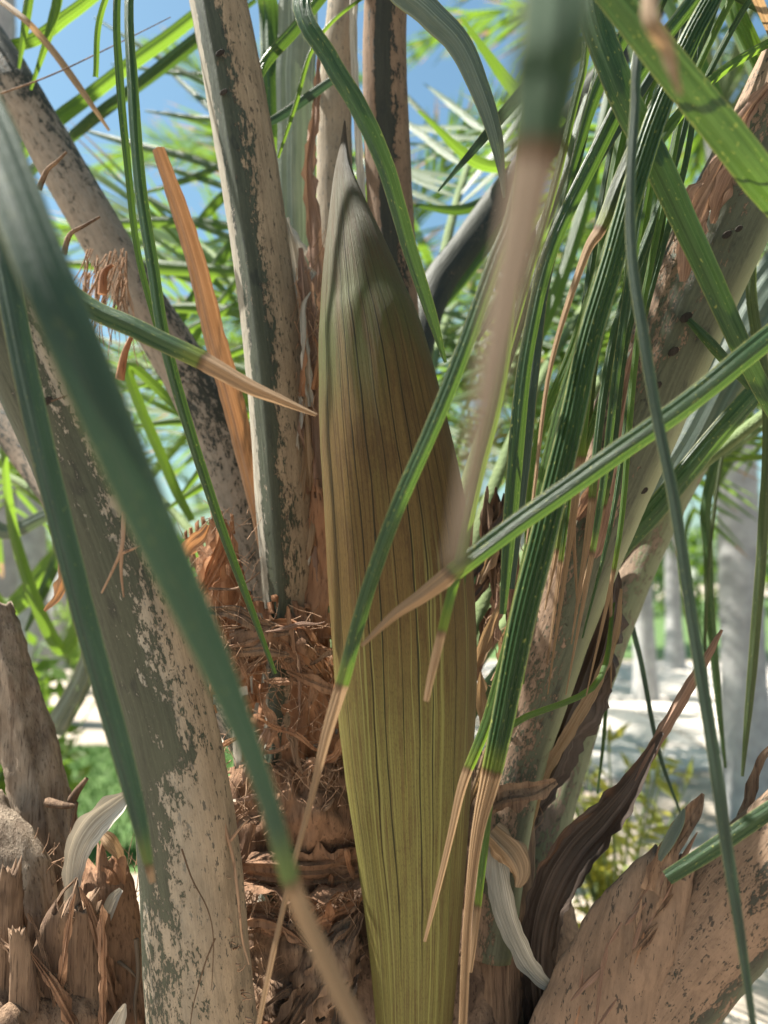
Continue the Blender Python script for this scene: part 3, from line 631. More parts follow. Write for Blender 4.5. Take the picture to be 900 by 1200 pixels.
LF('E', [(960, 20, .92, 8.4), (840, 90, .82, 11.8), (752, 200, .77, 14.3), (712, 300, .755, 16.0), (684, 400, .75, 16.8), (656, 490, .745, 16.0), (632, 600, .735, 16.0), (606, 720, .73, 15.1), (574, 840, .725, 14.3), (545, 915, .72, 11.8), (528, 985, .72, 9.2), (512, 1050, .72, 7.6), (498, 1104, .72, 4.2)], 'bright', dry=8.8, fold=.6, roll=.3, n=80)
LF('E', [(970, 0, .92, 6.7), (860, -20, .82, 11.8), (778, 108, .75, 16.8), (729, 205, .74, 16.8), (705, 265, .735, 15.1), (684, 304, .735, 10.1), (645, 430, .735, 6.7), (624, 590, .735, 5.0), (610, 680, .735, 3.4)], 'dull', dry=4.0, fold=.6, n=60)
LF('E', [(960, 10, .92, 6.7), (860, -60, .75, 10.1), (764, 10, .63, 10.9), (744, 140, .61, 11.8), (740, 285, .60, 12.6), (756, 400, .59, 13.4), (773, 500, .585, 13.4), (793, 597, .58, 14.3), (813, 733, .575, 14.3), (838, 890, .57, 15.1), (854, 1000, .57, 14.3), (872, 1120, .57, 10.9), (884, 1205, .57, 7.6)], 'teal', fold=.5, roll=.25, n=80)
LF('E', [(720, 700, .97, 4.2), (700, 800, .9, 6.7), (600, 850, .78, 7.6), (577, 920, .765, 8.4), (568, 990, .76, 9.2), (560, 1062, .76, 8.4), (556, 1100, .76, 7.6), (551, 1140, .76, 5.0)], 'bright', dry=5.0, fold=.4, n=40)
LF('E', [(930, 100, .93, 6.7), (830, -120, .5, 16.8), (764, -10, .36, 18.5), (782, 60, .35, 16.0), (797, 112, .35, 4.2)], 'dry', fold=.5, n=30)
LF('E', [(804, 372, .90, 6.7), (826, 395, .89, 11.8), (848, 420, .89, 12.6), (880, 455, .89, 8.4)], 'leaf', fold=.6, n=16)
LF('F', [(1010, 200, 1.36, 10.1), (960, 380, 1.15, 20.2), (885, 462, 1.02, 25.2), (825, 532, 1.01, 26.9), (767, 600, 1.0, 26.9), (722, 652, 1.0, 25.2), (690, 700, 1.0, 20.2), (655, 760, 1.0, 8.4)], 'leaf', fold=.4, roll=.35, n=44)
LF('F', [(1060, 100, 1.4, 25.2), (960, 250, 1.25, 50.4), (880, 370, 1.2, 55.4), (820, 490, 1.18, 53.8), (760, 590, 1.17, 48.7), (690, 680, 1.17, 33.6), (640, 760, 1.17, 8.4)], 'grey', fold=.2, n=40)
LF('D', [(750, -1400, .68, 8.4), (770, -400, .85, 11.8), (720, 0, .9, 18.5), (640, 84, .92, 17.6), (600, 126, .92, 16.0), (560, 172, .92, 10.9), (514, 224, .92, 2.5)], 'teal', fold=.6, roll=.5, n=40)
LF('E', [(945, 50, .94, 6.7), (870, 0, .85, 11.8), (790, -30, .82, 16.8), (748, 20, .81, 18.5), (708, 90, .80, 18.5), (680, 170, .80, 11.8), (660, 240, .80, 2.5)], 'leaf', fold=.5, roll=.4, n=40)
LF('E', [(950, 40, .98, 6.7), (900, -80, 1.0, 15.1), (862, -10, 1.0, 18.5), (880, 50, 1.0, 18.5), (915, 120, 1.0, 16.8), (960, 200, 1.0, 5.0)], 'bright', fold=.5, n=30)
LF('G', [(1100, 780, .70, 6.7), (1010, 870, .68, 16.8), (930, 930, .68, 19.3), (880, 965, .69, 20.2), (830, 1000, .70, 20.2), (782, 1030, .71, 16.8)], 'leaf', fold=.35, roll=.2, n=30)
LF('E', [(900, 180, 1.0, 6.7), (880, 330, 1.02, 11.8), (900, 480, 1.03, 12.6), (893, 640, 1.04, 11.8), (880, 800, 1.05, 10.1), (870, 910, 1.05, 3.4)], 'dull', fold=.5, n=40)
LF('F', [(960, 300, 1.35, 6.7), (840, 540, 1.3, 11.8), (830, 660, 1.3, 10.9), (838, 780, 1.3, 9.2), (850, 900, 1.3, 3.4)], 'leaf', fold=.5, n=30)
LF('F', [(870, 430, 1.28, 3.4), (842, 560, 1.27, 4.2), (828, 700, 1.27, 4.2), (826, 840, 1.27, 2.5)], 'dull', fold=.5, n=30)
LF('F', [(760, 640, 1.19, 3.4), (735, 690, 1.18, 5.9), (752, 780, 1.18, 5.9), (772, 880, 1.18, 5.0), (800, 960, 1.18, 2.5)], 'teal', fold=.5, n=30)
LF('F', [(715, 740, 1.16, 3.4), (712, 800, 1.16, 5.0), (707, 870, 1.16, 4.2), (700, 930, 1.16, 2.5)], 'leaf', fold=.5, n=30)
rx = random.Random(31)
for k in range(15):
    x1 = rx.uniform(650, 800); d = rx.uniform(.80, .96); w = rx.uniform(7, 13); x2 = x1 - rx.uniform(20, 70)
    LF('E', [(rx.uniform(960, 1040), rx.uniform(-180, 0), .93, w * .5), (x1 + rx.uniform(60, 130), -60, d, w), (x1 + 30, 90, d, w), (x1, 210, d, w), (x2, 400, d, w), (x2 - rx.uniform(10, 50), rx.uniform(540, 640), d, w * .8), (x2 - rx.uniform(40, 70), rx.uniform(680, 820), d, 2)], rx.choice(('leaf', 'bright', 'dull', 'leaf')), dry=rx.choice((None, 5.2, 4.8)), fold=.6, roll=rx.uniform(-.5, .5), n=44, m=7)
# behind, upper left and top
LF('L', [(-120, 330, 1.6, 6), (25, 178, 1.52, 16), (120, 100, 1.5, 16), (215, 30, 1.5, 15), (300, -40, 1.5, 12)], 'back', fold=.5)
LF('L', [(-120, 330, 1.6, 5), (80, 160, 1.52, 11), (150, 105, 1.5, 12), (222, 48, 1.5, 11), (320, -30, 1.5, 8)], 'leaf', fold=.5, roll=.4)
LF('L', [(-120, 330, 1.6, 5), (100, 150, 1.56, 9), (160, 105, 1.55, 9), (222, 58, 1.55, 9), (300, 0, 1.55, 5)], 'leaf', fold=.5)
LF('B', [(-60, 60, 1.38, 5), (30, 50, 1.35, 14), (80, 18, 1.35, 14), (130, -20, 1.36, 12)], 'bright', fold=.4)
LF('B', [(-75, -50, 1.38, 5), (13, 10, 1.2, 7), (50, 45, 1.19, 8), (90, 98, 1.18, 8), (128, 153, 1.18, 3)], 'dry', fold=.5)
LF('B', [(-70, -40, 1.4, 4), (40, -110, 1.25, 9), (38, -40, 1.22, 10), (31, 20, 1.2, 10), (22, 80, 1.2, 3)], 'bright', fold=.5)
LF('B', [(-70, -40, 1.4, 4), (80, -130, 1.25, 9), (72, -30, 1.22, 11), (60, 30, 1.2, 10), (36, 105, 1.2, 3)], 'bright', fold=.5)
LF('C', [(290, 120, 1.04, 6), (310, 75, 1.1, 13), (345, 35, 1.1, 14), (390, -20, 1.1, 12)], 'leaf', fold=.5)
LF('C', [(296, 152, 1.04, 5), (325, 138, 1.1, 10), (358, 116, 1.1, 11), (392, 92, 1.1, 9)], 'teal', fold=.5)
LF('C', [(255, -10, 1.03, 6), (310, -10, 1.25, 22), (318, 80, 1.25, 24), (320, 160, 1.25, 18)], 'leaf', fold=.4)
LF('D', [(452, -20, 1.11, 3), (395, 20, 1.08, 4), (365, 60, 1.08, 5), (347, 120, 1.08, 5), (326, 185, 1.08, 3)], 'bright', fold=.4)
LF('B', [(190, 400, 1.24, 5), (215, 480, 1.4, 11), (150, 430, 1.4, 12), (200, 560, 1.4, 12), (225, 610, 1.4, 8)], 'bright', fold=.5)

for c, mt in (([(-120, 330, 1.6, 8), (-60, 600, 1.9, 22), (0, 712, 1.95, 24), (60, 660, 1.95, 22), (110, 600, 1.95, 14), (150, 545, 1.95, 4)], 'bright'), ([(-60, 410, 1.5, 6), (-40, 560, 1.7, 18), (0, 622, 1.75, 18), (60, 602, 1.75, 14), (120, 580, 1.75, 4)], 'grey'),
              ([(20, 520, 1.43, 6), (60, 600, 1.7, 12), (70, 640, 1.8, 14), (52, 690, 1.8, 12), (30, 740, 1.8, 4)], 'leaf'), ([(-120, 330, 1.6, 8), (-60, 480, 1.9, 14), (20, 560, 2.0, 16), (70, 600, 2.0, 14), (130, 650, 2.0, 4)], 'bright'),
              ([(60, 575, 1.37, 6), (110, 740, 1.6, 16), (60, 860, 1.7, 24), (95, 800, 1.7, 26), (125, 740, 1.7, 20), (140, 690, 1.7, 4)], 'grey'), ([(0, 490, 1.45, 6), (20, 640, 1.7, 12), (70, 760, 1.8, 16), (100, 710, 1.8, 12), (130, 670, 1.8, 4)], 'bright')):
    LF('L', c, mt, fold=.5)
FR['H'] = petiole('frond', [(330, 760, 1.2, 24), (322, 560, 1.45, 24), (306, 350, 1.65, 22), (284, 150, 1.9, 20), (262, -60, 2.2, 18), (230, -300, 2.7, 12)], M['scurf_dark'], lambda u, t: (.3, 0, 0), n=60, m=16, label='frond hidden behind the upright petiole', **K)
for c, w, mt in (([(290, 210), (220, 172), (150, 165), (90, 150)], 9, 'leaf'), ([(286, 120), (200, 90), (110, 20)], 7, 'back'), ([(280, 90), (215, 95), (130, 75)], 6, 'leaf'), ([(300, 290), (210, 275), (120, 200)], 9, 'back'), ([(300, 300), (235, 380), (175, 470)], 10, 'bright'), ([(308, 400), (220, 440), (140, 460)], 12, 'bright'), ([(312, 460), (250, 520), (205, 590)], 12, 'back'), ([(306, 340), (220, 400), (150, 420)], 10, 'back'), ([(288, 165), (240, 120), (190, 76)], 8, 'leaf'), ([(300, 270), (230, 232), (160, 240), (80, 268)], 12, 'back'), ([(304, 320), (220, 312), (140, 304), (50, 310)], 17, 'bright'),
                 ([(298, 250), (250, 300), (205, 360), (180, 430)], 14, 'back'), ([(294, 200), (255, 225), (212, 285)], 12, 'bright'), ([(308, 370), (230, 348), (160, 362)], 14, 'bright'), ([(312, 440), (240, 402), (180, 424)], 12, 'back'), ([(284, 140), (240, 148), (170, 130)], 7, 'leaf'),
                 ([(296, 232), (240, 200), (165, 190)], 8, 'back'), ([(290, 180), (235, 218), (150, 232)], 8, 'leaf'), ([(316, 500), (240, 470), (150, 500)], 13, 'back'), ([(318, 530), (250, 545), (190, 600)], 12, 'bright')):
    n = len(c); c = [(x * .25 + .75 * (c[0][0] + (c[-1][0] - c[0][0]) * i / (n - 1)), y * .25 + .75 * (c[0][1] + (c[-1][1] - c[0][1]) * i / (n - 1))) for i, (x, y) in enumerate(c)]
    LF('H', [(x, y, 1.62 + .05 * i + .35 * (400 - y) / 400, w * .95 * (.7 if i == 0 else .25 if i == n - 1 else 1)) for i, (x, y) in enumerate(c)], mt, fold=.4, n=14, m=5, rib=.06)
for c, w, mt in (([(690, 110), (650, 230), (600, 330), (560, 400)], 14, 'leaf'), ([(720, 80), (690, 220), (650, 350), (600, 470)], 15, 'back'), ([(760, 20), (730, 160), (720, 300), (700, 420)], 17, 'leaf'), ([(640, 170), (580, 270), (530, 340), (478, 402)], 18, 'leaf'),
                 ([(800, -40), (805, 100), (780, 230)], 18, 'bright'), ([(620, 195), (560, 190), (490, 130)], 14, 'bright'), ([(660, 145), (600, 100), (540, 20)], 15, 'back'), ([(600, 215), (545, 245), (480, 240)], 12, 'leaf'), ([(740, 50), (770, 180), (760, 300), (770, 420)], 16, 'back'), ([(560, 275), (520, 330), (500, 420)], 12, 'teal'),
                 ([(820, -60), (870, 40), (905, 150)], 20, 'bright'), ([(780, 0), (840, 120), (850, 220)], 18, 'back')):
    n = len(c); LF('S', [(x, y, 1.52 - .06 * i, w * (.7 if i == 0 else .2 if i == n - 1 else 1)) for i, (x, y) in enumerate(c)], mt, fold=.5, n=16, m=5)
for k in range(16):
    x = random.uniform(346, 374); y = random.uniform(330, 660); h = random.uniform(40, 120); q = random.uniform(-8, 8)
    strip('torn_sheath', [(x + q, y + h, .985, 10), (x, y + h * .5, .98, random.uniform(6, 14)), (x - q * .5, y, .985, random.uniform(4, 10)), (x + q, y - 20, .99, 2)], M[('peel', 'dry', 'palebract', 'fibre_orange')[k % 4]], fold=.3, wave=1.4, torn=.9, n=24, m=7, roll=random.uniform(-.8, .8), **K)
# generic leaflets on the parts of the rachises above and beside the frame
def rachis_leaflets(fr, ctrl, count, ln, seed, lo=.0, away=None):
    r = random.Random(seed); pts, hw, t = px_path(ctrl, 40); T = unit(np.gradient(pts, axis=0)); mats = []
    for k in range(count):
        i = int((lo + (1 - lo) * k / count) * 39); tg = T[i]; sd = unit(np.cross(tg, (0.0, 0, 1.0))) * (1 if k % 2 else -1)
        if away is not None and np.dot(sd, away) < -.2: sd = -sd
        d = unit(tg * .8 + sd * .9 + np.array((0, 0, r.uniform(.0, .5)))); xx = unit(np.cross(d, (0, 0, 1.0))); zz = np.cross(xx, d)
        mats.append((pts[i], xx, d, zz, .012 * r.uniform(.8, 1.2), ln * r.uniform(.8, 1.1), r.randrange(4)))
    o = link('leaflets', leaflets_mesh(mats, M['back']), FR[fr]); o['kind'] = 'stuff'
rachis_leaflets('A', [(-330, -420, .82, 9), (-380, -650, .88, 9), (-430, -900, .95, 9)], 12, .5, 1, away=np.array((-1, 0, .4)))
rachis_leaflets('B', [(-200, -300, 1.6, 9), (-270, -480, 1.8, 9), (-340, -700, 2.0, 9)], 24, .6, 2)
rachis_leaflets('C', [(170, -420, 1.2, 9), (150, -600, 1.32, 9), (130, -800, 1.5, 9)], 14, .6, 3)
rachis_leaflets('D', [(560, -640, .92, 9), (660, -1100, .75, 9), (760, -1500, .65, 9)], 30, .5, 4, away=np.array((0, 0, 1)))
rachis_leaflets('E', [(1110, -520, 1., 9), (1130, -750, 1.1, 9), (1160, -1000, 1.2, 9)], 24, .5, 5, away=np.array((1, 0, .4)))
rachis_leaflets('F', [(1080, 60, 1.4, 9), (1150, -100, 1.45, 9), (1230, -300, 1.5, 9)], 24, .5, 6, away=np.array((1, .3, .4)))
rachis_leaflets('S', [(800, -40, 1.8, 9), (880, -150, 2., 9), (960, -300, 2.2, 9)], 24, .5, 7)
rachis_leaflets('G', [(1140, 700, .7, 9), (1300, 420, .72, 9), (1420, 60, .8, 9)], 24, .5, 8, away=np.array((1, 0, .2)))

# whole fronds of the near palm reaching away behind
rq = random.Random(5)
def own_frond(az, elev, L, bend, nleaf, singly, h=1.15, dy=.04, seed=0, w=.011, bare=.3):
    r = random.Random(seed)
    pts, mats = frond_data(L, bend, R(elev), nleaf, .52, r, droop=r.uniform(.25, .5), width=w, bare=bare)
    a = R(az); rot = np.array(((math.cos(a), -math.sin(a), 0), (math.sin(a), math.cos(a), 0), (0, 0, 1)))
    org = np.array((BASE.x, BASE.y + dy, h)) + rot @ np.array((0, .06, 0))
    pts = pts @ rot.T + org
    o = link('frond', rachis_mesh(pts, .016, M['rachis']), **K)
    out = [(org + rot @ p, rot @ x, rot @ d, rot @ z, ww, ln, k) for p, x, d, z, ww, ln, k in mats]
    if singly:
        for p, x, d, z, ww, ln, k in out:
            l = link('leaflet', UNIT[k], o)
            l.matrix_basis = Matrix(((x[0] * ww, d[0] * ln, z[0] * ln, p[0]), (x[1] * ww, d[1] * ln, z[1] * ln, p[1]), (x[2] * ww, d[2] * ln, z[2] * ln, p[2]), (0, 0, 0, 1)))
    else:
        l = link('leaflets', leaflets_mesh(out, M['back']), o); l['kind'] = 'stuff'
# azimuth 0 = straight away from the viewer, + = to the left
for az, el, L, b, nl, s, br in ((20, 58, 2.4, 1.5, 44, True, .34), (-12, 66, 2.5, 1.5, 44, True, .3), (-34, 52, 2.3, 1.5, 44, True, .3), (-60, 60, 2.3, 1.5, 40, True, .3), (4, 42, 2.2, 1.3, 24, True, .3),
                                (-80, 70, 2.4, 1.4, 60, False, .4), (-20, 80, 2.6, 1.3, 60, False, .45), (-105, 55, 2.2, 1.5, 50, False, .4), (42, 44, 2.2, 1.3, 24, True, .4),
                                (34, 52, 2.6, 1.2, 56, False, .35), (60, 40, 2.5, 1.2, 56, False, .42), (-26, 60, 2.6, 1.3, 64, False, .35), (-46, 44, 2.5, 1.2, 64, False, .35), (-4, 54, 2.6, 1.2, 60, False, .35), (-70, 48, 2.5, 1.3, 60, False, .35),
                                (14, 48, 2.6, 1.2, 76, False, .35), (-17, 46, 2.6, 1.2, 76, False, .35), (27, 66, 2.7, 1.3, 76, False, .38), (-40, 64, 2.7, 1.3, 76, False, .35)):
    own_frond(az, el, L, b, nl, s, seed=int(az * 7 + el), bare=br)

# ---- dead matter round the base
strip('dry_bract', [(318, 660, 1.1, 20), (290, 540, 1.08, 24), (270, 462, 1.06, 27), (252, 395, 1.05, 26), (236, 330, 1.04, 24), (212, 250, 1.03, 21), (184, 172, 1.02, 15)], M['drystick'], fold=.9, rib=.08, torn=.15, n=40, label='straight orange brown dry bract standing against the sky', **K)
strip('dry_bract', [(640, 1260, .99, 40), (634, 1180, .97, 44), (632, 1110, .95, 42), (644, 1052, .94, 46), (672, 1002, .93, 48), (706, 962, .92, 42), (738, 922, .91, 27), (758, 888, .905, 14), (776, 858, .90, 5)], M['darkbract'], cup=.7, fold=.0, rib=.012, wave=.2, torn=.3, n=70, m=15, label='dark brown curled bract tapering up to a thin tip', **K)
strip('torn_sheath', [(610, 960, .99, 30), (632, 900, .985, 62), (662, 820, .98, 82), (688, 750, .975, 74), (708, 690, .97, 40), (716, 652, .97, 8)], M['darkbract'], cup=-.3, fold=.2, rib=.05, wave=.5, torn=.4, n=60, m=15, roll=.2, label='dark torn sheath wrapped behind the thick right petiole', **K)
strip('torn_sheath', [(612, 985, .965, 14), (640, 905, .955, 12), (672, 850, .95, 14), (700, 800, .95, 12), (722, 740, .955, 8), (728, 690, .96, 3)], M['dry'], cup=.3, fold=.0, wave=.5, torn=.5, n=50, **K)
strip('torn_sheath', [(568, 950, .93, 10), (590, 935, .92, 26), (625, 930, .915, 24), (652, 915, .91, 8)], M['wood'], cup=.5, fold=0, wave=.9, torn=.8, n=30, **K)
strip('torn_sheath', [(580, 985, .90, 12), (584, 1030, .885, 28), (596, 1080, .88, 26), (622, 1135, .88, 20), (655, 1165, .88, 6)], M['palesheath'], cup=.5, fold=0, wave=.35, torn=.3, n=40, label='pale papery curl of torn sheath beside the spathe', **K)
strip('torn_sheath', [(575, 975, .89, 30), (600, 1000, .88, 36), (610, 1022, .88, 26), (606, 1040, .88, 8)], M['dry'], cup=-.5, fold=0, wave=.7, torn=.5, n=30, **K)
petiole('leaf_stub', [(560, 1330, .95, 70), (576, 1200, .96, 66), (590, 1090, .97, 60), (604, 1010, .98, 44), (612, 960, .985, 30)], M['wood'], lambda u, t: (0.5, 0, 0), n=40, m=24, ragged=.8, rough=.08, **K)
petiole('leaf_stub', [(640, 1350, .88, 150), (690, 1220, .86, 136), (722, 1140, .835, 118), (750, 1080, .812, 98), (776, 1032, .797, 70), (788, 1008, .79, 48)], M['scurf_brown'], lambda u, t: (.97, 0, 0), n=70, m=50, depth=.5, ragged=.9, rough=.075, label='broken brown leaf stub with ragged torn end', **K)
strip('torn_sheath', [(765, 1045, .775, 26), (782, 1000, .77, 24), (800, 970, .768, 22), (816, 945, .765, 16), (824, 930, .765, 4)], M['wood'], cup=.5, fold=0, torn=.6, wave=.3, n=24, **K)
strip('torn_sheath', [(772, 1008, .772, 6), (784, 986, .766, 13), (796, 964, .764, 11), (802, 948, .764, 3)], M['grey'], cup=.2, fold=0, n=16, **K)  # torn scrap whose grey paints in a bluish reflection
strip('dry_bract', [(840, 1010, .80, 10), (870, 960, .80, 14), (886, 905, .80, 10), (900, 880, .8, 8), (930, 860, .8, 4)], M['wood'], fold=.3, wave=.5, torn=.5, n=30, **K)

# fibrous matter between the left petiole and the spathe
sheet('fibre_sheath', [[(262, 900, .98), (310, 895, .955), (360, 892, .95), (430, 880, .96)], [(262, 960, .965), (315, 955, .935), (370, 955, .93), (435, 945, .95)], [(270, 1035, .96), (320, 1040, .93), (375, 1045, .925), (432, 1030, .94)]], M['fibre'], rag=.25, bumpy=.02, n=34, m=34, **K)
sheet('fibre_sheath', [[(290, 700, .99), (330, 705, .975), (372, 715, .97), (400, 740, .97)], [(300, 770, .985), (345, 780, .965), (380, 785, .96), (402, 800, .965)], [(285, 850, .985), (335, 850, .96), (380, 850, .955), (410, 860, .96)], [(280, 930, .98), (330, 930, .965), (380, 930, .96), (420, 935, .965)]], M['fibre_orange'], rag=.5, bumpy=.022, n=34, m=30, **K)
sheet('fibre_sheath', [[(215, 625, 1.02), (245, 600, 1.02), (270, 610, 1.03)], [(228, 680, 1.0), (260, 670, .99), (290, 680, 1.0)], [(235, 750, .98), (270, 745, .97), (305, 740, .98)], [(245, 840, .98), (280, 830, .965), (310, 820, .97)]], M['fibre_orange'], rag=.5, bumpy=.018, **K)
sheet('fibre_sheath', [[(270, 735, .955), (320, 728, .945), (366, 742, .945)], [(262, 765, .945), (320, 748, .93), (385, 790, .935)], [(258, 790, .95), (318, 775, .94), (400, 830, .945)]], M['fibre'], rag=.6, bumpy=.02, **K)
sheet('fibre_sheath', [[(360, 560, 1.0), (372, 560, .98), (386, 565, .97)], [(352, 660, .99), (372, 665, .97), (392, 670, .96)], [(345, 760, .975), (370, 760, .955), (398, 770, .95)]], M['fibre_orange'], rag=.5, bumpy=.012, **K)
sheet('fibre_sheath', [[(285, 1060, .95), (330, 1075, .93), (370, 1085, .925)], [(290, 1120, .945), (335, 1140, .92), (385, 1120, .925)], [(300, 1190, .94), (345, 1210, .91), (400, 1180, .92)]], M['wood'], rag=.5, bumpy=.03, **K)
sheet('fibre_sheath', [[(330, 1150, .93), (360, 1110, .92), (415, 1060, .92)], [(345, 1180, .91), (375, 1140, .90), (425, 1090, .91)], [(350, 1215, .91), (390, 1180, .90), (430, 1130, .91)]], M['wood'], rag=.4, bumpy=.02, **K)

# loose strands
rf = random.Random(12)
def strand(x, y, d, ang, ln, curl=.5, r=.0008, k=7):
    p = np.array((x, y, d), float); out = []
    for i in range(k):
        out.append(P(*p)); ang += rf.uniform(-curl, curl); st = ln / k
        p = p + np.array((math.cos(ang) * st, -math.sin(ang) * st, rf.uniform(-.004, .004)))
    return (out, r)
st = []
for k in range(520):
    y = rf.uniform(720, 1230); x0 = 255 + (y - 720) * .06; x1 = 385 + (y - 720) * .10
    st.append(strand(rf.uniform(x0, x1), y, .925 + rf.uniform(0, .03), rf.uniform(0, 6.28), rf.uniform(12, 50), .22, rf.uniform(.0003, .0008)))
for k in range(160):
    st.append(strand(rf.uniform(345, 378), rf.uniform(290, 720), .985 + rf.uniform(0, .02), rf.choice((1.6, 4.7)) + rf.uniform(-.5, .5), rf.uniform(15, 55), .3, rf.uniform(.0004, .0011)))
for k in range(120):
    st.append(strand(rf.uniform(215, 300), rf.uniform(600, 780), .965 + rf.uniform(0, .03), rf.uniform(0, 6.28), rf.uniform(15, 50), .22, rf.uniform(.0003, .0008)))
for k in range(140):
    st.append(strand(rf.uniform(565, 640), rf.uniform(640, 1180), .96 + rf.uniform(0, .04), rf.uniform(1.0, 2.0), rf.uniform(15, 60), .4, rf.uniform(.0004, .0011)))
for k in range(260):
    st.append(strand(rf.uniform(0, 165), rf.uniform(1000, 1220), .93 + rf.uniform(0, .05), rf.uniform(.6, 2.4), rf.uniform(15, 50), .22, rf.uniform(.0003, .0009)))
for k in range(90):   # frayed margin of the right petiole
    t = rf.random(); st.append(strand(810 - 155 * t, 235 + 370 * t, .925, rf.uniform(.6, 2.6), rf.uniform(6, 18), .3, rf.uniform(.0003, .0007), 5))
tubes('fibre', st, M['strand'], stuff=True, **K)
# the beaded whitish strand down the right margin of the left petiole, and other single roots and tendrils
def root_(name, pts, w, mat, label=None, knob=0.0):
    rows = [list(P(a, b, c)) for a, b, c in pts]; r, t = spline(rows, len(pts) * 6)
    o = tubes(name, [(r, w)], M[mat], sides=6, **K)
    return o
root_('tendril', [(257, 905, .80), (262, 960, .80), (268, 985, .80), (274, 1010, .80), (280, 1060, .80), (284, 1100, .81), (292, 1130, .81)], .0022, 'strand')
root_('tendril', [(270, 985, .80), (283, 968, .80), (292, 960, .80)], .0018, 'strand')
root_('tendril', [(145, 600, .71), (143, 640, .70), (132, 668, .70), (119, 695, .70)], .0020, 'strand')
root_('tendril', [(143, 640, .70), (142, 670, .70), (145, 700, .70)], .0018, 'strand')
root_('tendril', [(143, 648, .70), (158, 642, .70), (170, 636, .71)], .0016, 'strand')
root_('tendril', [(45, 222, 1.0), (55, 200, 1.0), (66, 190, 1.0), (78, 178, 1.0)], .004, 'wood')
root_('tendril', [(74, 298, 1.0), (82, 275, 1.0), (98, 265, 1.0), (117, 254, 1.0)], .004, 'wood')
root_('tendril', [(108, 1112, .90), (130, 1122, .89), (150, 1135, .88), (160, 1145, .88)], .0028, 'palebract')
root_('tendril', [(160, 1100, .88), (162, 1140, .875), (158, 1175, .87), (160, 1205, .87)], .0030, 'palebract')
root_('tendril', [(245, 690, .94), (275, 690, .93), (292, 680, .92), (305, 670, .915)], .0018, 'wood')
root_('tendril', [(0, 110, 1.15), (60, 88, 1.14), (130, 55, 1.13), (200, 20, 1.12)], .0014, 'wood')
st = []
for k in range(60):
    st.append(strand(rf.uniform(100, 150), rf.uniform(290, 330), 1.05 + rf.uniform(0, .05), 4.6 + rf.uniform(-.3, .3), rf.uniform(50, 140), .2, rf.uniform(.0006, .0016)))
o = tubes('fibre', st, M['strand'], stuff=True, **K)
root_('tendril', [(120, 345, 1.0), (122, 320, 1.0), (132, 310, 1.0)], .006, 'fibre_orange'); root_('tendril', [(140, 445, 1.0), (146, 415, 1.0), (155, 392, 1.0)], .006, 'fibre_orange')
strip('torn_sheath', [(72, 660, 1.0, 8), (74, 680, 1.0, 14), (66, 700, 1.0, 10), (52, 716, 1.0, 3)], M['drystick'], wave=.8, torn=.7, fold=.2, n=20, **K)
strip('torn_sheath', [(215, 655, .96, 10), (222, 640, .95, 16), (236, 628, .945, 14), (244, 615, .945, 5)], M['drystick'], wave=.8, torn=.7, fold=.2, n=20, **K)

# dead leaf bases at the lower left
petiole('leaf_stub', [(85, 1150, 1.02, 72), (66, 1040, 1.02, 70), (48, 940, 1.03, 66), (26, 850, 1.04, 62), (4, 770, 1.05, 54), (-14, 715, 1.06, 50)], M['woodgrey'], lambda u, t: (0, 0, 0), n=80, m=60, rough=.17, ragged=.6, keel=.25, label='leaning grey brown dead leaf base at the left edge', **K)
petiole('leaf_stub', [(20, 1260, .92, 120), (22, 1160, .92, 112), (16, 1080, .92, 104), (-4, 1010, .93, 96), (-40, 960, .95, 90)], M['woodgrey'], lambda u, t: (0, 0, 0), n=70, m=60, rough=.14, label='pale curved dead leaf base in the lower left corner', **K)
for (pts, mt, lab) in (
    ([(60, 1260, .86, 64), (56, 1160, .86, 52), (66, 1090, .86, 40), (76, 1066, .86, 32)], 'wood', None),
    ([(10, 1260, .85, 60), (4, 1150, .85, 50), (8, 1070, .85, 34), (14, 1020, .85, 24)], 'wood', None),
    ([(104, 1260, .87, 70), (96, 1160, .87, 62), (92, 1090, .87, 50), (102, 1052, .87, 36)], 'wood', None),
    ([(140, 1260, .90, 90), (138, 1150, .90, 86), (128, 1070, .91, 70), (122, 1010, .92, 44)], 'fibre', None),
    ([(30, 1260, .83, 40), (28, 1180, .83, 34), (26, 1130, .83, 26), (20, 1090, .83, 18)], 'wood', None)):
    petiole('leaf_stub', pts, M[mt], lambda u, t: (0, 0, 0), n=40, m=28, rough=.14, depth=.5, ragged=1.2, **K)
strip('torn_sheath', [(152, 930, .93, 10), (134, 945, .92, 26), (108, 968, .91, 34), (90, 1000, .905, 28), (84, 1050, .905, 16), (80, 1115, .905, 4)], M['palebract'], cup=.5, fold=0, wave=.3, torn=.35, n=50, label='sunlit pale curl of dry sheath at the lower left', **K)
strip('torn_sheath', [(142, 1042, .90, 6), (132, 1055, .895, 14), (124, 1078, .895, 12), (121, 1096, .895, 3)], M['palebract'], cup=.4, fold=0, wave=.3, n=20, **K)
strip('torn_sheath', [(118, 975, .92, 8), (128, 985, .915, 16), (138, 1000, .915, 12), (143, 1012, .915, 3)], M['dry'], cup=.4, fold=0, wave=.5, torn=.4, n=20, **K)
strip('torn_sheath', [(126, 1010, .915, 26), (136, 1024, .91, 26), (142, 1038, .91, 8)], M['fibre_orange'], cup=.4, fold=0, wave=.8, torn=.8, n=20, **K)
strip('torn_sheath', [(128, 1230, .85, 20), (138, 1198, .845, 18), (147, 1176, .84, 5)], M['palebract'], cup=.4, fold=0, wave=.6, torn=.8, n=20, **K)
root_('tendril', [(55, 940, .99), (75, 944, .98), (88, 944, .98)], .006, 'wood'); root_('tendril', [(86, 985, .98), (86, 960, .98), (90, 940, .98)], .005, 'wood')
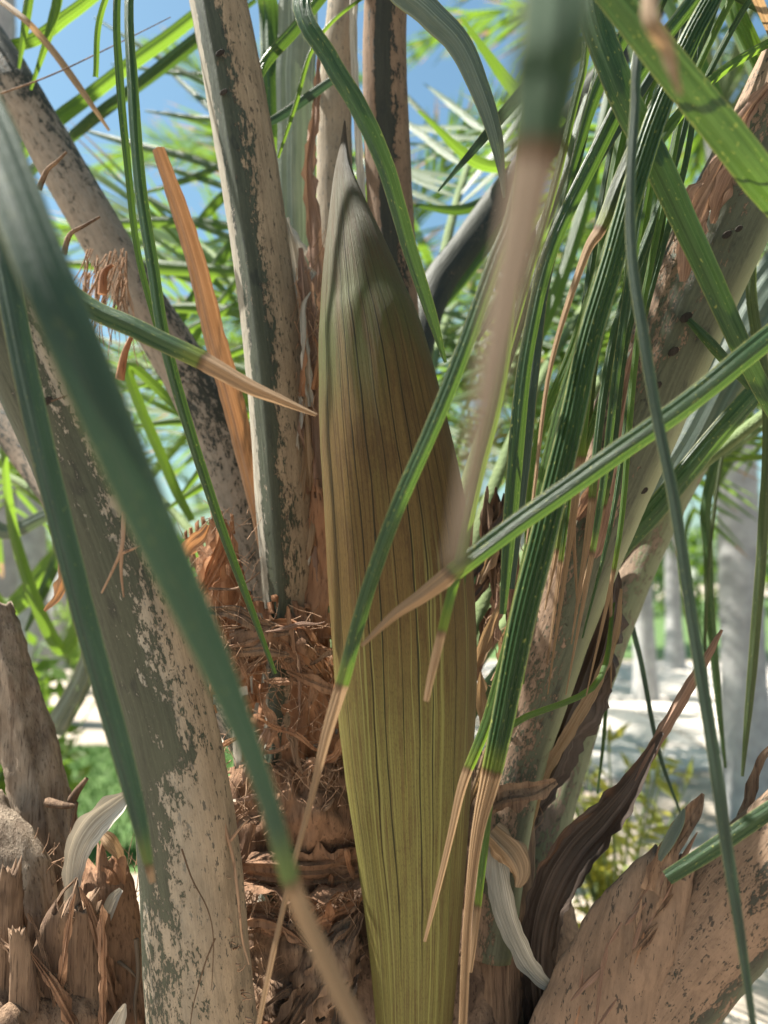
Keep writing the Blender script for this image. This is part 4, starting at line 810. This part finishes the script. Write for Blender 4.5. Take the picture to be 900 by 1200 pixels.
root_('tendril', [(84, 938, .99), (92, 925, .98), (102, 912, .98)], .006, 'wood')
for k in range(9):
    x = 178 + k * 7 + rf.uniform(-3, 3); root_('tendril', [(x, 1215, .835), (x + rf.uniform(0, 14), 1195, .83), (x + rf.uniform(8, 24), 1180 - rf.uniform(0, 12), .83)], .0016, 'strand')

# ---- peeling skin, scars, splinters, creases
for pts in ([(690, 690, .935, 10), (700, 620, .925, 26), (712, 560, .92, 22), (722, 500, .915, 20), (738, 430, .91, 12), (748, 395, .91, 3)],
            [(676, 610, .935, 6), (694, 575, .92, 18), (703, 545, .915, 16), (704, 525, .912, 6)],
            [(800, 330, .905, 8), (806, 285, .89, 30), (822, 235, .885, 30), (846, 190, .88, 24), (872, 140, .875, 20), (900, 100, .88, 10)],
            [(835, 262, .89, 6), (842, 230, .88, 22), (858, 196, .876, 20), (872, 170, .875, 5)]):
    strip('peeling_skin', pts, M['peel'], fold=.2, cup=.3, wave=.9, torn=.9, n=40, roll=-.4, **K)
for (x, y, d, r) in ((789, 412, .905, .0045), (770, 452, .91, .004), (709, 582, .915, .0042), (852, 275, .888, .004), (866, 268, .886, .0032), (804, 372, .90, .005), (755, 575, .93, .0032), (668, 640, .915, .004), (258, 62, .985, .004), (262, 108, .983, .0035), (55, 470, .695, .0035)):
    c = P(x, y, d); v = [c + np.array((math.cos(a) * r * 1.2, -.0008 * q, math.sin(a) * r * .9 + math.cos(a) * r * .5)) * (1 if q else 1.25) for q in (0, 1) for a in np.linspace(0, 6.28, 9)[:-1]]
    f = grid_faces(2, 8, True); f.append(tuple(range(8, 16)))
    link('leaf_scar', mesh_of('leaf_scar', v, f, M['scar'], smooth=False), **K)
rs2 = random.Random(77)
for k in range(18):
    x = rs2.uniform(-5, 158); y = rs2.uniform(1040, 1150); h = rs2.uniform(40, 120); d = rs2.uniform(.83, .9); ln = rs2.uniform(-55, 55)
    strip('splinter', [(x - ln, y + h + 60, d + .02, rs2.uniform(8, 18)), (x, y + h * .5, d, rs2.uniform(6, 14)), (x + ln * .6, y, d, rs2.uniform(4, 9)), (x + ln, y - 22, d - .005, 1.5)], M[('wood', 'fibre', 'earth')[k % 3]], fold=.5, torn=1.1, wave=1.0, n=30, m=7, rib=.2, **K)
for pts, w in (([(262, 1015, .94, 30), (310, 1022, .925, 44), (370, 1026, .918, 50), (432, 1012, .935, 40)], 'fibre'), ([(285, 752, .95, 6), (318, 738, .935, 22), (352, 748, .93, 30), (384, 790, .935, 26), (398, 840, .945, 8)], 'fibre_orange'),
               ([(262, 800, .955, 20), (290, 775, .94, 22), (320, 762, .935, 12), (336, 758, .935, 3)], 'fibre'), ([(330, 1215, .905, 34), (365, 1160, .90, 30), (400, 1110, .905, 24), (425, 1070, .915, 8)], 'wood'),
               ([(400, 1230, .93, 26), (404, 1170, .925, 24), (414, 1120, .925, 14), (418, 1080, .93, 4)], 'darkbract'),  # dark strip painting the shade of the gap beside the spathe
               ([(262, 1090, .94, 10), (300, 1070, .925, 26), (340, 1085, .92, 24), (372, 1120, .92, 6)], 'fibre'), ([(232, 700, .965, 10), (248, 672, .955, 26), (262, 640, .95, 26), (262, 612, .955, 8)], 'fibre_orange'),
               ([(225, 720, .95, 4), (270, 716, .94, 14), (310, 735, .93, 18), (345, 742, .925, 4)], 'wood')):
    strip('torn_sheath', pts, M[w], fold=.1, cup=.5, wave=1.0, torn=.7, n=44, m=11, rib=.14, **K)
st = []
for k in range(170):
    x = rf.uniform(262, 425); y = rf.choice((1040, 1046, 905, 760)) + rf.uniform(-8, 8); st.append(strand(x, y, .915 + rf.uniform(0, .02), rf.uniform(3.6, 5.8), rf.uniform(20, 60), .35, rf.uniform(.0004, .001)))
for k in range(46):
    t = rf.random(); st.append(strand(215 + 75 * t, 800 + 400 * t, .795 + .02 * t, rf.uniform(-.9, .9), rf.uniform(6, 18), .6, rf.uniform(.0006, .0012), 5))
tubes('fibre', st, M['strand'], stuff=True, **K)
for pts in ([(213, 995, .768), (225, 1030, .77), (243, 1065, .772), (250, 1100, .776), (248, 1160, .79)], [(252, 1100, .776), (240, 1130, .782), (226, 1180, .79), (222, 1215, .80)], [(60, 470, .69), (72, 466, .689), (80, 463, .69)]):
    root_('crease', pts, .0009, 'darkbract')

rw = random.Random(9)
for k in range(60):
    y = rw.uniform(720, 1215); x = rw.uniform(262 + (y - 720) * .05, 392 + (y - 720) * .07); a = rw.uniform(-.5, .9) if rw.random() < .6 else rw.uniform(1.1, 2.0); L = rw.uniform(16, 46); d = rw.uniform(.915, .94); w = rw.uniform(5, 15)
    q = [(x + math.cos(a) * L * t, y - math.sin(a) * L * t + 10 * nz(k, t * 2), d + .012 * nz(k * 3, t), w * (1 - abs(t) ** 2 * .8)) for t in (-1, -.4, .2, .7, 1)]
    strip('torn_sheath', q, M[rw.choice(('fibre', 'fibre_orange', 'peel', 'wood', 'fibre'))], fold=.1, cup=rw.uniform(-.3, .3), wave=.45, torn=.9, n=16, m=6, rib=.08, roll=rw.uniform(-.2, .2), **K)

strip('bract_stem', [(744, 915, .908, 8), (760, 886, .903, 13), (778, 855, .899, 13), (804, 810, .889, 14), (816, 790, .885, 11), (832, 764, .88, 9), (846, 738, .875, 3)], M['peel'], fold=.9, torn=.35, wave=.5, n=40, label='thin brown stalk at the tip of the dark curled bract', **K)
rg = random.Random(41)
for k in range(26):   # torn fibres over the broken stub and along its upper edge
    t = rg.random(); cx = 690 + 100 * t; cy = 1215 - 210 * t; off = rg.uniform(-50, 46) * (1 - .5 * t); x = cx + off * .86; y = cy + off * .5; L = rg.uniform(14, 46); a = 1.12 + rg.uniform(-.35, .35); d = .80 - .035 * t + abs(off) * .0006
    strip('splinter', [(x + math.cos(a) * L * q, y - math.sin(a) * L * q, d - .004 * q, rg.uniform(3, 9) * (1.15 - abs(q))) for q in (-1, -.4, .3, 1)], M[rg.choice(('peel', 'wood', 'fibre', 'wood'))], fold=.3, wave=.5, torn=1.0, n=14, m=5, rib=.15, **K)
for k in range(22):   # dark husks between the spathe and the thick right petiole
    x = rg.uniform(562, 606); y = rg.uniform(610, 930); L = rg.uniform(30, 70); a = 1.35 + rg.uniform(-.3, .3); d = rg.uniform(.965, 1.0)
    strip('torn_sheath', [(x + math.cos(a) * L * q, y - math.sin(a) * L * q, d, rg.uniform(10, 24) * (1.1 - abs(q))) for q in (-1, -.4, .3, 1)], M[rg.choice(('darkbract', 'wood', 'peel', 'darkbract', 'dry'))], fold=.2, cup=.3, wave=.9, torn=.9, n=20, m=6, **K)
